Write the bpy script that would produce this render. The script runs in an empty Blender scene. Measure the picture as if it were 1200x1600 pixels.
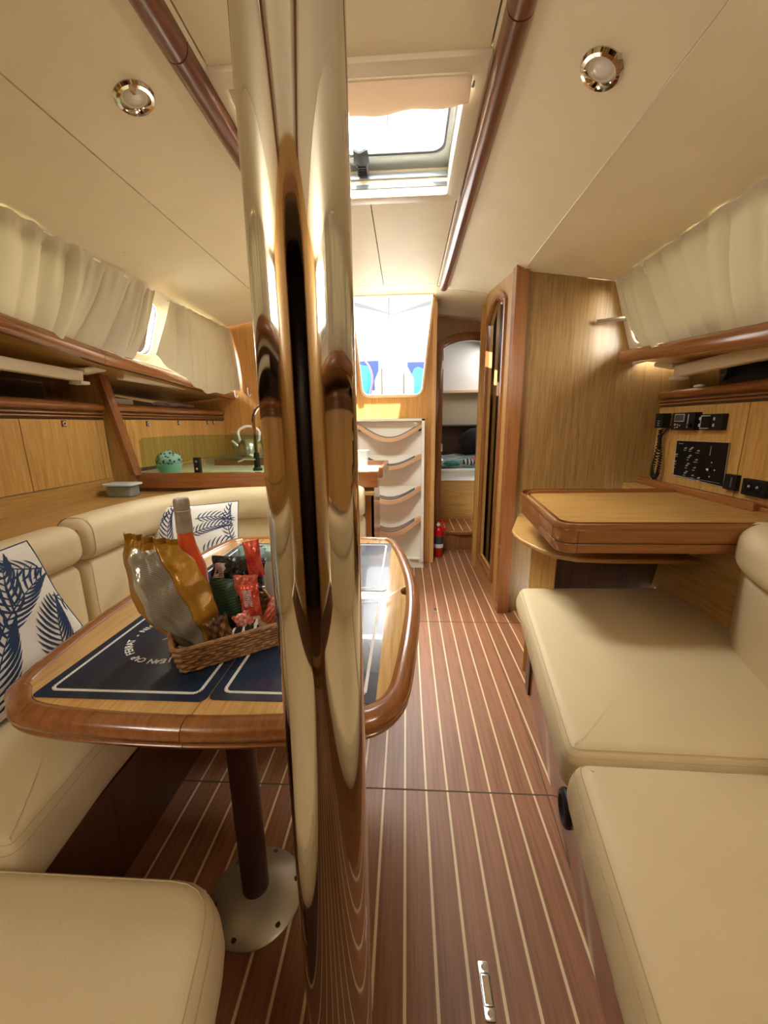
import bpy, bmesh, math, random
from mathutils import Vector, Matrix
random.seed(7)
S = bpy.context.scene
COL = S.collection
# ------------------------------------------------------------------ camera
F = 605.0
cam = bpy.data.cameras.new('camera'); co = bpy.data.objects.new('camera', cam); COL.objects.link(co)
cam.sensor_fit = 'VERTICAL'; cam.sensor_height = 24.0; cam.sensor_width = 18.0
cam.lens = 24.0 * F / 1600.0; cam.clip_start = 0.02; cam.clip_end = 200
fw = Vector((34, 137, -F)).normalized()
up = -Vector((31, -(F * F + 34 * 31) / 137.0, -F)).normalized()
rt = fw.cross(up)
R = Matrix((rt, fw, up))
co.matrix_world = Matrix.Translation((0, 0, 1.08)) @ R.to_4x4()
S.camera = co
# ------------------------------------------------------------------ light
S.view_settings.view_transform = 'Standard'; S.view_settings.look = 'None'
S.view_settings.gamma = 1.0; S.view_settings.use_curve_mapping = False
S.view_settings.exposure = 0.42
W = bpy.data.worlds.new('world'); S.world = W; W.use_nodes = True
bg = W.node_tree.nodes['Background']; bg.inputs[0].default_value = (0.93, 0.97, 1.0, 1); bg.inputs[1].default_value = 5.0
def sun(direction, energy, color, angle=0.6):
    l = bpy.data.lights.new('sun', 'SUN'); l.energy = energy; l.color = color; l.angle = math.radians(angle)
    o = bpy.data.objects.new('sun', l); COL.objects.link(o); o.location = (0, -2, 6)
    o.rotation_euler = Vector(direction).to_track_quat('-Z', 'Y').to_euler(); return o
sun((-0.16, 1.28, -0.78), 14.0, (1.0, 0.90, 0.72))
def area(name, loc, direction, sx, sy, power, color=(1, 0.97, 0.92)):
    l = bpy.data.lights.new(name, 'AREA'); l.shape = 'RECTANGLE'; l.size = sx; l.size_y = sy; l.energy = power; l.color = color
    o = bpy.data.objects.new(name, l); COL.objects.link(o); o.location = loc
    o.rotation_euler = Vector(direction).to_track_quat('-Z', 'Y').to_euler(); return o
area('added_fill_left_forward', (-1.24, -0.50, 1.60), (1, 0.35, 0.25), 0.44, 0.24, 7, (1, .94, .84))  # added fill lamp, out of view, at an invented forward window
area('added_fill_right_forward', (0.99, -0.50, 1.58), (-1, 0.35, 0.25), 0.44, 0.24, 7, (1, .94, .84))  # matching added fill lamp on the other side, also unseen
area('daylight_saloon_hatch', (-0.15, 1.36, 2.36), (0, 0.35, -1), 0.8, 0.7, 70, (1, .94, .84))
area('daylight_companionway', (-0.10, 3.60, 2.62), (0, -1, -1.15), 0.8, 0.6, 120, (1, .95, .86))
area('daylight_left_window', (-1.62, 1.3, 1.62), (1, 0, 0.02), 2.8, 0.30, 95, (1, .96, .88))
area('daylight_right_window', (1.40, 1.1, 1.62), (-1, 0, 0.02), 2.2, 0.30, 55, (1, .96, .88))
area('daylight_aft_cabin', (0.9, 4.0, 1.75), (-0.5, 0.1, -1), 0.4, 0.4, 4)
# ------------------------------------------------------------------ materials
def nodes(m):
    m.use_nodes = True; nt = m.node_tree; return nt, nt.nodes['Principled BSDF']
def link(nt, a, b): nt.links.new(a, b)
def simple(name, col, rough=0.5, metal=0.0, **kw):
    m = bpy.data.materials.new(name); nt, b = nodes(m)
    b.inputs['Base Color'].default_value = (*col, 1); b.inputs['Roughness'].default_value = rough; b.inputs['Metallic'].default_value = metal
    for k, v in kw.items(): b.inputs[k.replace('_', ' ')].default_value = v
    m.diffuse_color = (*col, 1); return m
def coords(nt, scale, rot=(0, 0, 0)):
    tc = nt.nodes.new('ShaderNodeTexCoord'); mp = nt.nodes.new('ShaderNodeMapping')
    mp.inputs['Scale'].default_value = scale; mp.inputs['Rotation'].default_value = rot
    link(nt, tc.outputs['Object'], mp.inputs['Vector']); return mp.outputs['Vector']
def ramp(nt, fac, stops):
    r = nt.nodes.new('ShaderNodeValToRGB'); e = r.color_ramp.elements
    while len(e) < len(stops): e.new(0.5)
    for i, (p, c) in enumerate(stops): e[i].position = p; e[i].color = (*c, 1)
    link(nt, fac, r.inputs[0]); return r.outputs[0]
def noise(nt, vec, scale, detail=4, rough=0.55, dist=0.0):
    n = nt.nodes.new('ShaderNodeTexNoise'); n.inputs['Scale'].default_value = scale; n.inputs['Detail'].default_value = detail
    n.inputs['Roughness'].default_value = rough; n.inputs['Distortion'].default_value = dist
    link(nt, vec, n.inputs['Vector']); return n.outputs[0]
def bump(nt, b, h, strength, dist=0.002):
    n = nt.nodes.new('ShaderNodeBump'); n.inputs['Strength'].default_value = strength; n.inputs['Distance'].default_value = dist
    link(nt, h, n.inputs['Height']); link(nt, n.outputs[0], b.inputs['Normal'])
def wood(name, dark, mid, light, axis, rough=0.3, fine=70, coat=0.3, vary=False):
    m = bpy.data.materials.new(name); nt, b = nodes(m)
    s = [1.0, 1.0, 1.0]; s['xyz'.index(axis)] = 0.045
    v = coords(nt, s)
    n1 = noise(nt, v, fine, 6, 0.65, 0.3); n2 = noise(nt, v, fine * 3.2, 3, 0.6)
    mx = nt.nodes.new('ShaderNodeMath'); mx.operation = 'MULTIPLY_ADD'; mx.inputs[1].default_value = 0.45
    link(nt, n2, mx.inputs[0]); sc = nt.nodes.new('ShaderNodeMath'); sc.operation = 'MULTIPLY'; sc.inputs[1].default_value = 0.6
    link(nt, n1, sc.inputs[0]); link(nt, sc.outputs[0], mx.inputs[2])
    c = ramp(nt, mx.outputs[0], [(0.38, dark), (0.50, mid), (0.66, light)])
    if vary:
        oi = nt.nodes.new('ShaderNodeObjectInfo'); hs = nt.nodes.new('ShaderNodeHueSaturation')
        mr = nt.nodes.new('ShaderNodeMapRange'); mr.inputs['To Min'].default_value = 0.90; mr.inputs['To Max'].default_value = 1.10
        link(nt, oi.outputs['Random'], mr.inputs['Value']); link(nt, mr.outputs[0], hs.inputs['Value']); link(nt, c, hs.inputs['Color']); c = hs.outputs[0]
    link(nt, c, b.inputs['Base Color']); b.inputs['Roughness'].default_value = rough
    b.inputs['Coat Weight'].default_value = coat; b.inputs['Coat Roughness'].default_value = 0.12
    bump(nt, b, n2, 0.12, 0.0008); m.diffuse_color = (*mid, 1); return m
VD, VM, VL = (0.36, 0.155, 0.035), (0.50, 0.25, 0.065), (0.62, 0.35, 0.11)
VD, VM, VL = (0.32, 0.160, 0.040), (0.43, 0.232, 0.062), (0.53, 0.315, 0.10)
veneer = {a: wood('teak_veneer_' + a, VD, VM, VL, a, 0.38, 70, 0.12) for a in 'xyz'}
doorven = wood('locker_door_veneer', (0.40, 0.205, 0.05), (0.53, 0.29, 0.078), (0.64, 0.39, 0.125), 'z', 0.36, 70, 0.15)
bulkven = wood('shaded_bulkhead_veneer', (0.20, 0.105, 0.028), (0.285, 0.155, 0.045), (0.36, 0.215, 0.07), 'z', 0.40, 70, 0.1)  # veneer copy darkened: the right bulkhead's shade is put into its colour
tveneer = wood('table_veneer', (0.48, 0.25, 0.07), (0.60, 0.35, 0.12), (0.70, 0.44, 0.18), 'y', 0.22, 60, 0.5)
TD, TM, TL = (0.21, 0.070, 0.020), (0.26, 0.092, 0.026), (0.31, 0.118, 0.034)
trim = {a: wood('mahogany_trim_' + a, TD, TM, TL, a, 0.22, 45, 0.55) for a in 'xyz'}
ctrim = {a: wood('chart_table_trim_' + a, (0.23, 0.078, 0.02), (0.29, 0.105, 0.028), (0.34, 0.135, 0.04), a, 0.25, 45, 0.4) for a in 'xyz'}
railwood = wood('dark_rail_wood', (0.11, 0.035, 0.018), (0.16, 0.055, 0.028), (0.22, 0.08, 0.04), 'y', 0.28, 40, 0.4)
plankm = wood('floor_teak', (0.20, 0.076, 0.032), (0.27, 0.108, 0.047), (0.33, 0.14, 0.064), 'y', 0.46, 50, 0.0, vary=True)
holly = simple('holly_strip', (0.72, 0.55, 0.32), 0.4)
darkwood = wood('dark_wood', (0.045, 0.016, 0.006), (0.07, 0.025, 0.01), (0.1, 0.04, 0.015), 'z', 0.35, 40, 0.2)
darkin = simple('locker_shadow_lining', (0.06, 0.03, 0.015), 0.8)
def vinyl(name, col, bscale=420, bstr=0.18, rough=0.5):
    m = bpy.data.materials.new(name); nt, b = nodes(m)
    v = coords(nt, (1, 1, 1)); n = noise(nt, v, bscale, 3); w = noise(nt, v, 5, 3)
    c = ramp(nt, w, [(0.3, tuple(x * 0.94 for x in col)), (0.7, col)]); link(nt, c, b.inputs['Base Color'])
    b.inputs['Roughness'].default_value = rough
    ad = nt.nodes.new('ShaderNodeMath'); ad.operation = 'MULTIPLY_ADD'; ad.inputs[1].default_value = 6.0; link(nt, w, ad.inputs[0]); link(nt, n, ad.inputs[2])
    bump(nt, b, ad.outputs[0], bstr, 0.004); return m
cream = vinyl('cream_vinyl', (0.67, 0.535, 0.325))
thread = simple('stitch_thread', (0.50, 0.39, 0.22), 0.8)
ceilm = vinyl('ceiling_vinyl', (0.85, 0.76, 0.53), 300, 0.06, 0.55)
gap = simple('dark_gap', (0.10, 0.06, 0.03), 0.8)
creamplastic = simple('cream_plastic', (0.78, 0.70, 0.54), 0.35)
gel = simple('white_gelcoat', (0.84, 0.80, 0.70), 0.22, Coat_Weight=0.3)
white = simple('white_plastic', (0.85, 0.85, 0.82), 0.35)
chrome = simple('polished_stainless', (0.66, 0.63, 0.58), 0.05, 1.0)
steel = simple('brushed_steel', (0.62, 0.60, 0.56), 0.28, 1.0)
black = simple('black_plastic', (0.008, 0.008, 0.009), 0.5, Specular_IOR_Level=0.3)
blackgloss = simple('black_panel', (0.004, 0.004, 0.005), 0.35, Specular_IOR_Level=0.25)
greyrub = simple('grey_rubber', (0.08, 0.09, 0.10), 0.6)
lens = simple('lamp_lens', (0.75, 0.72, 0.65), 0.15)
basem = simple('table_base_metal', (0.50, 0.44, 0.34), 0.38, 0.6)
legm = simple('brown_painted_leg', (0.045, 0.016, 0.010), 0.35)
navy = simple('navy_vinyl', (0.010, 0.026, 0.062), 0.24, Coat_Weight=0.3)
navy2 = simple('navy_print', (0.012, 0.035, 0.10), 0.8)
ropew = simple('white_print', (0.82, 0.82, 0.78), 0.5)
cotton = vinyl('white_cotton', (0.80, 0.77, 0.71), 900, 0.15, 0.9)
silver = simple('anodised_frame', (0.36, 0.39, 0.42), 0.35, 0.5)
redm = simple('red_paint', (0.55, 0.012, 0.012), 0.25)
blue = simple('blue_cloth', (0.005, 0.11, 0.30), 0.8)
bluedark = simple('navy_cloth', (0.006, 0.02, 0.09), 0.8)
teal = simple('teal_cloth', (0.10, 0.42, 0.42), 0.8)
def glassm(name, col, trans=0.5, rough=0.02):
    m = bpy.data.materials.new(name); m.use_nodes = True; nt = m.node_tree; nt.nodes.clear()
    o = nt.nodes.new('ShaderNodeOutputMaterial'); mx = nt.nodes.new('ShaderNodeMixShader'); t = nt.nodes.new('ShaderNodeBsdfTransparent')
    g = nt.nodes.new('ShaderNodeBsdfGlossy'); g.inputs['Roughness'].default_value = rough
    t.inputs[0].default_value = (*col, 1); fr = nt.nodes.new('ShaderNodeFresnel'); fr.inputs[0].default_value = 1.45
    gm = nt.nodes.new('ShaderNodeNewGeometry'); iv = nt.nodes.new('ShaderNodeMath'); iv.operation = 'SUBTRACT'; iv.inputs[0].default_value = 1.0; link(nt, gm.outputs['Backfacing'], iv.inputs[1]); ml = nt.nodes.new('ShaderNodeMath'); ml.operation = 'MULTIPLY'; link(nt, fr.outputs[0], ml.inputs[0]); link(nt, iv.outputs[0], ml.inputs[1]); link(nt, ml.outputs[0], mx.inputs[0]); link(nt, t.outputs[0], mx.inputs[1]); link(nt, g.outputs[0], mx.inputs[2]); link(nt, mx.outputs[0], o.inputs[0]); return m
greenglass = glassm('green_tinted_glass', (0.76, 0.86, 0.74))
pane = glassm('window_pane', (0.93, 0.96, 0.97))
clearbox = glassm('clear_plastic', (0.80, 0.86, 0.86), rough=0.15)
def cloth(name, col, tr=0.35, em=None):
    m = bpy.data.materials.new(name); m.use_nodes = True; nt = m.node_tree; b = nt.nodes['Principled BSDF']
    v = coords(nt, (1, 1, 1)); n = noise(nt, v, 700, 2); b.inputs['Base Color'].default_value = (*col, 1); b.inputs['Roughness'].default_value = 0.9
    bump(nt, b, n, 0.2, 0.001)
    t = nt.nodes.new('ShaderNodeBsdfTranslucent'); t.inputs[0].default_value = (*col, 1); mx = nt.nodes.new('ShaderNodeMixShader'); mx.inputs[0].default_value = tr
    o = nt.nodes['Material Output']; link(nt, b.outputs[0], mx.inputs[1]); link(nt, t.outputs[0], mx.inputs[2]); link(nt, mx.outputs[0], o.inputs[0]); return m
curtm = cloth('curtain_cloth', (0.68, 0.62, 0.46), 0.14)
shadem = cloth('hatch_shade_cloth', (0.66, 0.54, 0.42), 0.22)
bimini = cloth('grey_canvas', (0.045, 0.05, 0.05), 0.1)
def wicker():
    m = bpy.data.materials.new('wicker'); nt, b = nodes(m); v = coords(nt, (1, 1, 1))
    n = noise(nt, v, 90, 4); c = ramp(nt, n, [(0.35, (0.20, 0.085, 0.028)), (0.65, (0.46, 0.24, 0.09))]); link(nt, c, b.inputs['Base Color']); b.inputs['Roughness'].default_value = 0.6; return m
wick = wicker()
def foil(name, c1, c2, scale=14, rough=0.22, metal=0.25, bs=0.5):
    m = bpy.data.materials.new(name); nt, b = nodes(m); v = coords(nt, (1, 1, 1)); n = noise(nt, v, scale, 4)
    c = ramp(nt, n, [(0.35, c1), (0.65, c2)]); link(nt, c, b.inputs['Base Color']); b.inputs['Roughness'].default_value = rough; b.inputs['Metallic'].default_value = metal
    bump(nt, b, noise(nt, v, 38, 4), bs, 0.006); return m
goldfoil = foil('yellow_foil', (0.31, 0.145, 0.010), (0.48, 0.25, 0.026), rough=0.28)
def lined(name, base, ink, sc=260):
    m = bpy.data.materials.new(name); nt, b = nodes(m); v = coords(nt, (1, 1, 1), (0.1, 0.25, 0))
    w = nt.nodes.new('ShaderNodeTexWave'); w.bands_direction = 'Z'; w.inputs['Scale'].default_value = sc / 6.28; w.inputs['Distortion'].default_value = 1.2
    link(nt, v, w.inputs['Vector']); n = noise(nt, v, 300, 3)
    mu = nt.nodes.new('ShaderNodeMath'); mu.operation = 'MULTIPLY'; link(nt, w.outputs['Fac'], mu.inputs[0]); link(nt, n, mu.inputs[1])
    c = ramp(nt, mu.outputs[0], [(0.22, base), (0.46, ink)]); link(nt, c, b.inputs['Base Color']); b.inputs['Roughness'].default_value = 0.4; return m
labelm = lined('grey_printed_label', (0.30, 0.265, 0.21), (0.13, 0.11, 0.085), 560)
greenfoil = lined('dark_green_foil', (0.012, 0.030, 0.014), (0.05, 0.09, 0.05), 330)
def stripes(name, cols, axis, freq):
    m = bpy.data.materials.new(name); nt, b = nodes(m); tc = nt.nodes.new('ShaderNodeTexCoord'); sp = nt.nodes.new('ShaderNodeSeparateXYZ')
    link(nt, tc.outputs['Object'], sp.inputs[0]); mu = nt.nodes.new('ShaderNodeMath'); mu.operation = 'MULTIPLY'; mu.inputs[1].default_value = freq
    link(nt, sp.outputs['XYZ'.index(axis)], mu.inputs[0]); fr = nt.nodes.new('ShaderNodeMath'); fr.operation = 'FRACT'; link(nt, mu.outputs[0], fr.inputs[0])
    r = nt.nodes.new('ShaderNodeValToRGB'); r.color_ramp.interpolation = 'CONSTANT'; e = r.color_ramp.elements
    while len(e) < len(cols): e.new(0.5)
    for i, c in enumerate(cols): e[i].position = i / len(cols); e[i].color = (*c, 1)
    link(nt, fr.outputs[0], r.inputs[0]); link(nt, r.outputs[0], b.inputs['Base Color']); b.inputs['Roughness'].default_value = 0.9; return m
# ------------------------------------------------------------------ helpers
def finish(name, bm, mat, parent=None, smooth=True, angle=40):
    bmesh.ops.recalc_face_normals(bm, faces=bm.faces)
    xs = [v.co for v in bm.verts]
    c = Vector(((min(p.x for p in xs) + max(p.x for p in xs)) / 2, (min(p.y for p in xs) + max(p.y for p in xs)) / 2, min(p.z for p in xs)))
    for v in bm.verts: v.co -= c
    me = bpy.data.meshes.new(name); bm.to_mesh(me); bm.free()
    if smooth:
        for p in me.polygons: p.use_smooth = True
        me.set_sharp_from_angle(angle=math.radians(angle))
    me.materials.append(mat)
    o = bpy.data.objects.new(name, me); COL.objects.link(o)
    if parent is not None:
        o.parent = parent; base = parent
        w = Vector((0, 0, 0))
        while base is not None: w += base.location; base = base.parent
        o.location = c - w
    else: o.location = c
    return o
def thing(name, label, cat, loc, group=None, kind=None):
    o = bpy.data.objects.new(name, None); COL.objects.link(o); o.location = loc; o.empty_display_size = 0.05
    tag(o, label, cat, group, kind); return o
def tag(o, label, cat=None, group=None, kind=None):
    if label: o['label'] = label
    if cat: o['category'] = cat
    if group: o['group'] = group
    if kind: o['kind'] = kind
    return o
def structure(o, label=None):
    o['kind'] = 'structure'
    if label: o['label'] = label
    return o
def sroot(name, label, loc=(0, 0, 0)):
    o = bpy.data.objects.new(name, None); COL.objects.link(o); o.location = loc; return structure(o, label)
def copy_tree(o, parent=None, loc=None):
    c = o.copy(); COL.objects.link(c); c.parent = parent
    if loc is not None: c.location = loc
    for ch in list(o.children): copy_tree(ch, c)
    return c
def bx(bm, x0, x1, y0, y1, z0, z1):
    vs = [bm.verts.new(p) for p in ((x0, y0, z0), (x1, y0, z0), (x1, y1, z0), (x0, y1, z0), (x0, y0, z1), (x1, y0, z1), (x1, y1, z1), (x0, y1, z1))]
    for f in ((0, 3, 2, 1), (4, 5, 6, 7), (0, 1, 5, 4), (1, 2, 6, 5), (2, 3, 7, 6), (3, 0, 4, 7)): bm.faces.new([vs[i] for i in f])
def bevel(bm, w, seg=2, ang=30):
    es = [e for e in bm.edges if len(e.link_faces) == 2 and e.calc_face_angle(0) > math.radians(ang)]
    bmesh.ops.bevel(bm, geom=es, offset=w, segments=seg, profile=0.5, affect='EDGES', clamp_overlap=True)
def box(name, x0, x1, y0, y1, z0, z1, mat, parent=None, bev=0.0, seg=2):
    bm = bmesh.new(); bx(bm, x0, x1, y0, y1, z0, z1)
    if bev: bevel(bm, bev, seg)
    return finish(name, bm, mat, parent)
def prism(name, pts, ext, mat, parent=None, bev=0.0, seg=3, bang=30):
    """polygon (list of 3D points) extruded by vector ext"""
    bm = bmesh.new(); ext = Vector(ext)
    a = [bm.verts.new(p) for p in pts]; b = [bm.verts.new(Vector(p) + ext) for p in pts]
    bm.faces.new(a); bm.faces.new(list(reversed(b))); n = len(a)
    for i in range(n): bm.faces.new((a[i], b[i], b[(i + 1) % n], a[(i + 1) % n]))
    bmesh.ops.recalc_face_normals(bm, faces=bm.faces)
    if bev: bevel(bm, bev, seg, bang)
    return finish(name, bm, mat, parent)
def plate(name, loops, thick, origin, u, v, mat, parent=None, bev=0.0):
    """flat plate with holes: loops in (u,v) metres; thickness centred on the plane"""
    cu = bpy.data.curves.new('c', 'CURVE'); cu.dimensions = '2D'; cu.fill_mode = 'BOTH'; cu.extrude = thick / 2; cu.bevel_depth = bev; cu.bevel_resolution = 1
    for L in loops:
        sp = cu.splines.new('POLY'); sp.points.add(len(L) - 1); sp.use_cyclic_u = True
        for i, p in enumerate(L): sp.points[i].co = (p[0], p[1], 0, 1)
    t = bpy.data.objects.new('t', cu); COL.objects.link(t); dg = bpy.context.evaluated_depsgraph_get(); dg.update()
    me = bpy.data.meshes.new_from_object(t.evaluated_get(dg)); bpy.data.objects.remove(t); bpy.data.curves.remove(cu)
    u = Vector(u).normalized(); v = Vector(v).normalized(); n = u.cross(v); o = Vector(origin)
    bm = bmesh.new(); bm.from_mesh(me); bpy.data.meshes.remove(me)
    for q in bm.verts: q.co = o + u * q.co.x + v * q.co.y + n * q.co.z
    bmesh.ops.remove_doubles(bm, verts=bm.verts, dist=1e-5)
    return finish(name, bm, mat, parent, angle=35)
def rrect(x0, x1, y0, y1, r, n=6):
    out = []
    for cx, cy, a0 in ((x1 - r, y1 - r, 0), (x0 + r, y1 - r, 90), (x0 + r, y0 + r, 180), (x1 - r, y0 + r, 270)):
        for i in range(n + 1):
            a = math.radians(a0 + 90 * i / n); out.append((cx + r * math.cos(a), cy + r * math.sin(a)))
    return out
def tube_bm(bm, pts, r, n=10, cap=True, closed=False):
    pts = [Vector(p) for p in pts]; N = len(pts); rs = r if isinstance(r, (list, tuple)) else [r] * N
    rings = []; prev = None
    for i, p in enumerate(pts):
        if closed: t = (pts[(i + 1) % N] - pts[i - 1]).normalized()
        else: t = (pts[min(i + 1, N - 1)] - pts[max(i - 1, 0)]).normalized()
        if prev is None:
            a = Vector((0, 0, 1)) if abs(t.z) < 0.9 else Vector((1, 0, 0)); s = t.cross(a).normalized()
        else: s = (prev - t * prev.dot(t)).normalized()
        prev = s; q = t.cross(s)
        rings.append([bm.verts.new(p + (s * math.cos(2 * math.pi * k / n) + q * math.sin(2 * math.pi * k / n)) * rs[i]) for k in range(n)])
    for i in range(N if closed else N - 1):
        A = rings[i]; B = rings[(i + 1) % N]
        for k in range(n): bm.faces.new((A[k], A[(k + 1) % n], B[(k + 1) % n], B[k]))
    if cap and not closed: bm.faces.new(list(reversed(rings[0]))); bm.faces.new(rings[-1])
def tube(name, pts, r, mat, parent=None, n=10, closed=False):
    bm = bmesh.new(); tube_bm(bm, pts, r, n, True, closed); return finish(name, bm, mat, parent)
def lathe(name, prof, centre, mat, parent=None, n=32, axis=(0, 0, 1), scale=(1, 1)):
    """prof: (radius, height) along axis"""
    bm = bmesh.new(); ax = Vector(axis).normalized(); a = Vector((1, 0, 0)) if abs(ax.x) < 0.8 else Vector((0, 1, 0))
    s = (a - ax * a.dot(ax)).normalized(); q = ax.cross(s); c = Vector(centre); rings = []
    for r, h in prof:
        if r < 1e-6: rings.append([bm.verts.new(c + ax * h)])
        else: rings.append([bm.verts.new(c + ax * h + (s * math.cos(2 * math.pi * k / n) * scale[0] + q * math.sin(2 * math.pi * k / n) * scale[1]) * r) for k in range(n)])
    for A, B in zip(rings, rings[1:]):
        if len(A) == 1 and len(B) == 1: continue
        for k in range(n):
            if len(A) == 1: bm.faces.new((A[0], B[(k + 1) % n], B[k]))
            elif len(B) == 1: bm.faces.new((A[k], A[(k + 1) % n], B[0]))
            else: bm.faces.new((A[k], A[(k + 1) % n], B[(k + 1) % n], B[k]))
    return finish(name, bm, mat, parent)
def sweep(name, path, section, mat, parent=None, endr=0.03, smooth_end=4, closed=False):
    """sweep a closed (outward d, height z) section along a ground path (x,y,z0); outward = right of travel. Ends are rounded."""
    P = [Vector(p) for p in path]; N = len(P); bm = bmesh.new(); cx = sum(s[0] for s in section) / len(section); cz = sum(s[1] for s in section) / len(section)
    rings = []
    def ring(p, t, k):
        n = Vector((t.y, -t.x, 0)).normalized()
        rings.append([bm.verts.new(p + n * (cx + (d - cx) * k) + Vector((0, 0, cz + (z - cz) * k))) for d, z in section])
    for i in range(N):
        t = ((P[(i + 1) % N] - P[i - 1]) if closed else (P[min(i + 1, N - 1)] - P[max(i - 1, 0)])); t.z = 0; t.normalize()
        if not closed and endr and i == 0:
            for j in range(smooth_end):
                a = (j + 0.5) / smooth_end * math.pi / 2; ring(P[0] + t * endr * (1 - math.sin(a)) , t, 1 - 0.3 * (1 - math.sin(a)) ** 1.2 * 1.0)
                # note: ring positions run from the very end inwards
            # reorder so that the smallest ring is outermost
            rr = rings[:]; rings.clear()
            for j, q in enumerate(rr):
                a = (j + 0.5) / smooth_end * math.pi / 2; off = endr * (1 - math.cos(a)); k = 1 - 0.28 * (1 - math.sin(a))
                n = Vector((t.y, -t.x, 0))
                for v_, (d, z) in zip(q, section): v_.co = P[0] + t * off + n * (cx + (d - cx) * k) + Vector((0, 0, cz + (z - cz) * k))
                rings.append(q)
            if (P[1] - P[0]).length > endr: ring(P[0] + t * endr * 1.05, t, 1)
            continue
        if not closed and endr and i == N - 1:
            if (P[-1] - P[-2]).length > endr: ring(P[-1] - t * endr * 1.05, t, 1)
            for j in reversed(range(smooth_end)):
                a = (j + 0.5) / smooth_end * math.pi / 2; ring(P[-1] - t * endr * (1 - math.cos(a)), t, 1 - 0.28 * (1 - math.sin(a)))
            continue
        ring(P[i], t, 1)
    n = len(section)
    for A, B in zip(rings, rings[1:] + ([rings[0]] if closed else [])):
        for k in range(n): bm.faces.new((A[k], A[(k + 1) % n], B[(k + 1) % n], B[k]))
    if not closed: bm.faces.new(list(reversed(rings[0]))); bm.faces.new(rings[-1])
    return finish(name, bm, mat, parent, angle=50)
def rsec(d0, d1, z0, z1, r, n=4): return rrect(d0, d1, z0, z1, r, n)
def smoothpath(pts, n=8):
    out = []; P = [Vector(p) for p in pts]
    for i in range(len(P) - 1):
        p0 = P[max(i - 1, 0)]; p1 = P[i]; p2 = P[i + 1]; p3 = P[min(i + 2, len(P) - 1)]
        for j in range(n):
            t = j / n; out.append(0.5 * ((2 * p1) + (p2 - p0) * t + (2 * p0 - 5 * p1 + 4 * p2 - p3) * t * t + (3 * p1 - p0 - 3 * p2 + p3) * t ** 3))
    out.append(P[-1]); return out
def cushion(name, outline, z0, z1, mat, parent=None, r=0.035, puff=0.012, rc=0.05, rot=None):
    """soft seat cushion: rounded outline swept inwards ring by ring"""
    # round the polygon's corners
    P = [Vector((p[0], p[1])) for p in outline]; N = len(P); poly = []
    for i in range(N):
        a, b, c = P[i - 1], P[i], P[(i + 1) % N]; da = (a - b).normalized(); dc = (c - b).normalized()
        for k in range(6):
            t = k / 5; poly.append((b + da * rc) * (1 - t) ** 2 + b * 2 * t * (1 - t) + (b + dc * rc) * t * t)
    # resample
    Q = []
    for i in range(len(poly)):
        a = poly[i]; b = poly[(i + 1) % len(poly)]; m = max(1, int((b - a).length / 0.012))
        for k in range(m): Q.append(a + (b - a) * k / m)
    area_ = sum(Q[i].x * Q[(i + 1) % len(Q)].y - Q[(i + 1) % len(Q)].x * Q[i].y for i in range(len(Q)))
    if area_ < 0: Q.reverse()
    n = len(Q); nor = []
    for i in range(n):
        t = (Q[(i + 1) % n] - Q[i - 1]).normalized(); nor.append(Vector((t.y, -t.x)))
    cen = sum(Q, Vector((0, 0))) / n
    bm = bmesh.new(); rings = []
    def crease(i):
        a = i * 0.012; return 0.0019 * math.sin(a * 118 + 2 * math.sin(a * 9)) * max(0, math.sin(a * 5.1 + 1.0)) + 0.003 * math.sin(a * 13)
    def ring(ins, z, f=None, cr=0.0):
        vs = []
        for i in range(n):
            p = Q[i] - nor[i] * (ins + cr * crease(i))
            if f is not None: p = (Q[i] - nor[i] * r * 1.2).lerp(cen, f)
            vs.append(bm.verts.new((p.x, p.y, z)))
        rings.append(vs)
    for k in range(4): a = math.pi / 2 * k / 4; ring(r * 0.6 * (1 - math.sin(a)), z0 + r * 0.6 * (1 - math.cos(a)))
    for k in range(5): ring(-0.006 * math.sin(math.pi * (k + 0.5) / 5), z0 + r * 0.6 + (z1 - z0 - 1.6 * r) * (k / 4), None, math.sin(math.pi * k / 4))
    for k in range(1, 6): a = math.pi / 2 * k / 5; ring(r * (1 - math.cos(a)), z1 - r + r * math.sin(a))
    for f in (0.06, 0.15, 0.3, 0.5, 0.75): ring(0, z1 + puff * (1 - (1 - f) ** 3), f)
    for A, B in zip(rings, rings[1:]):
        for k in range(n): bm.faces.new((A[k], A[(k + 1) % n], B[(k + 1) % n], B[k]))
    cv = bm.verts.new((cen.x, cen.y, z1 + puff)); L_ = rings[-1]
    for k in range(n): bm.faces.new((L_[k], L_[(k + 1) % n], cv))
    bm.faces.new(list(reversed(rings[0])))
    o = finish(name, bm, mat, parent, angle=60)
    # double seam stitching along the top edge
    zz = z1 - r * 0.22
    pts = [(Q[i].x - nor[i].x * (r * 0.36), Q[i].y - nor[i].y * (r * 0.36), zz) for i in range(n)]
    pts2 = [(Q[i].x - nor[i].x * (r * 0.08), Q[i].y - nor[i].y * (r * 0.08), z1 - r * 0.62) for i in range(n)]
    bm = bmesh.new(); tube_bm(bm, pts, 0.0011, 4, closed=True); tube_bm(bm, pts2, 0.0011, 4, closed=True)
    finish('stitching', bm, thread, o if parent is None else o)
    return o
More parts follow.
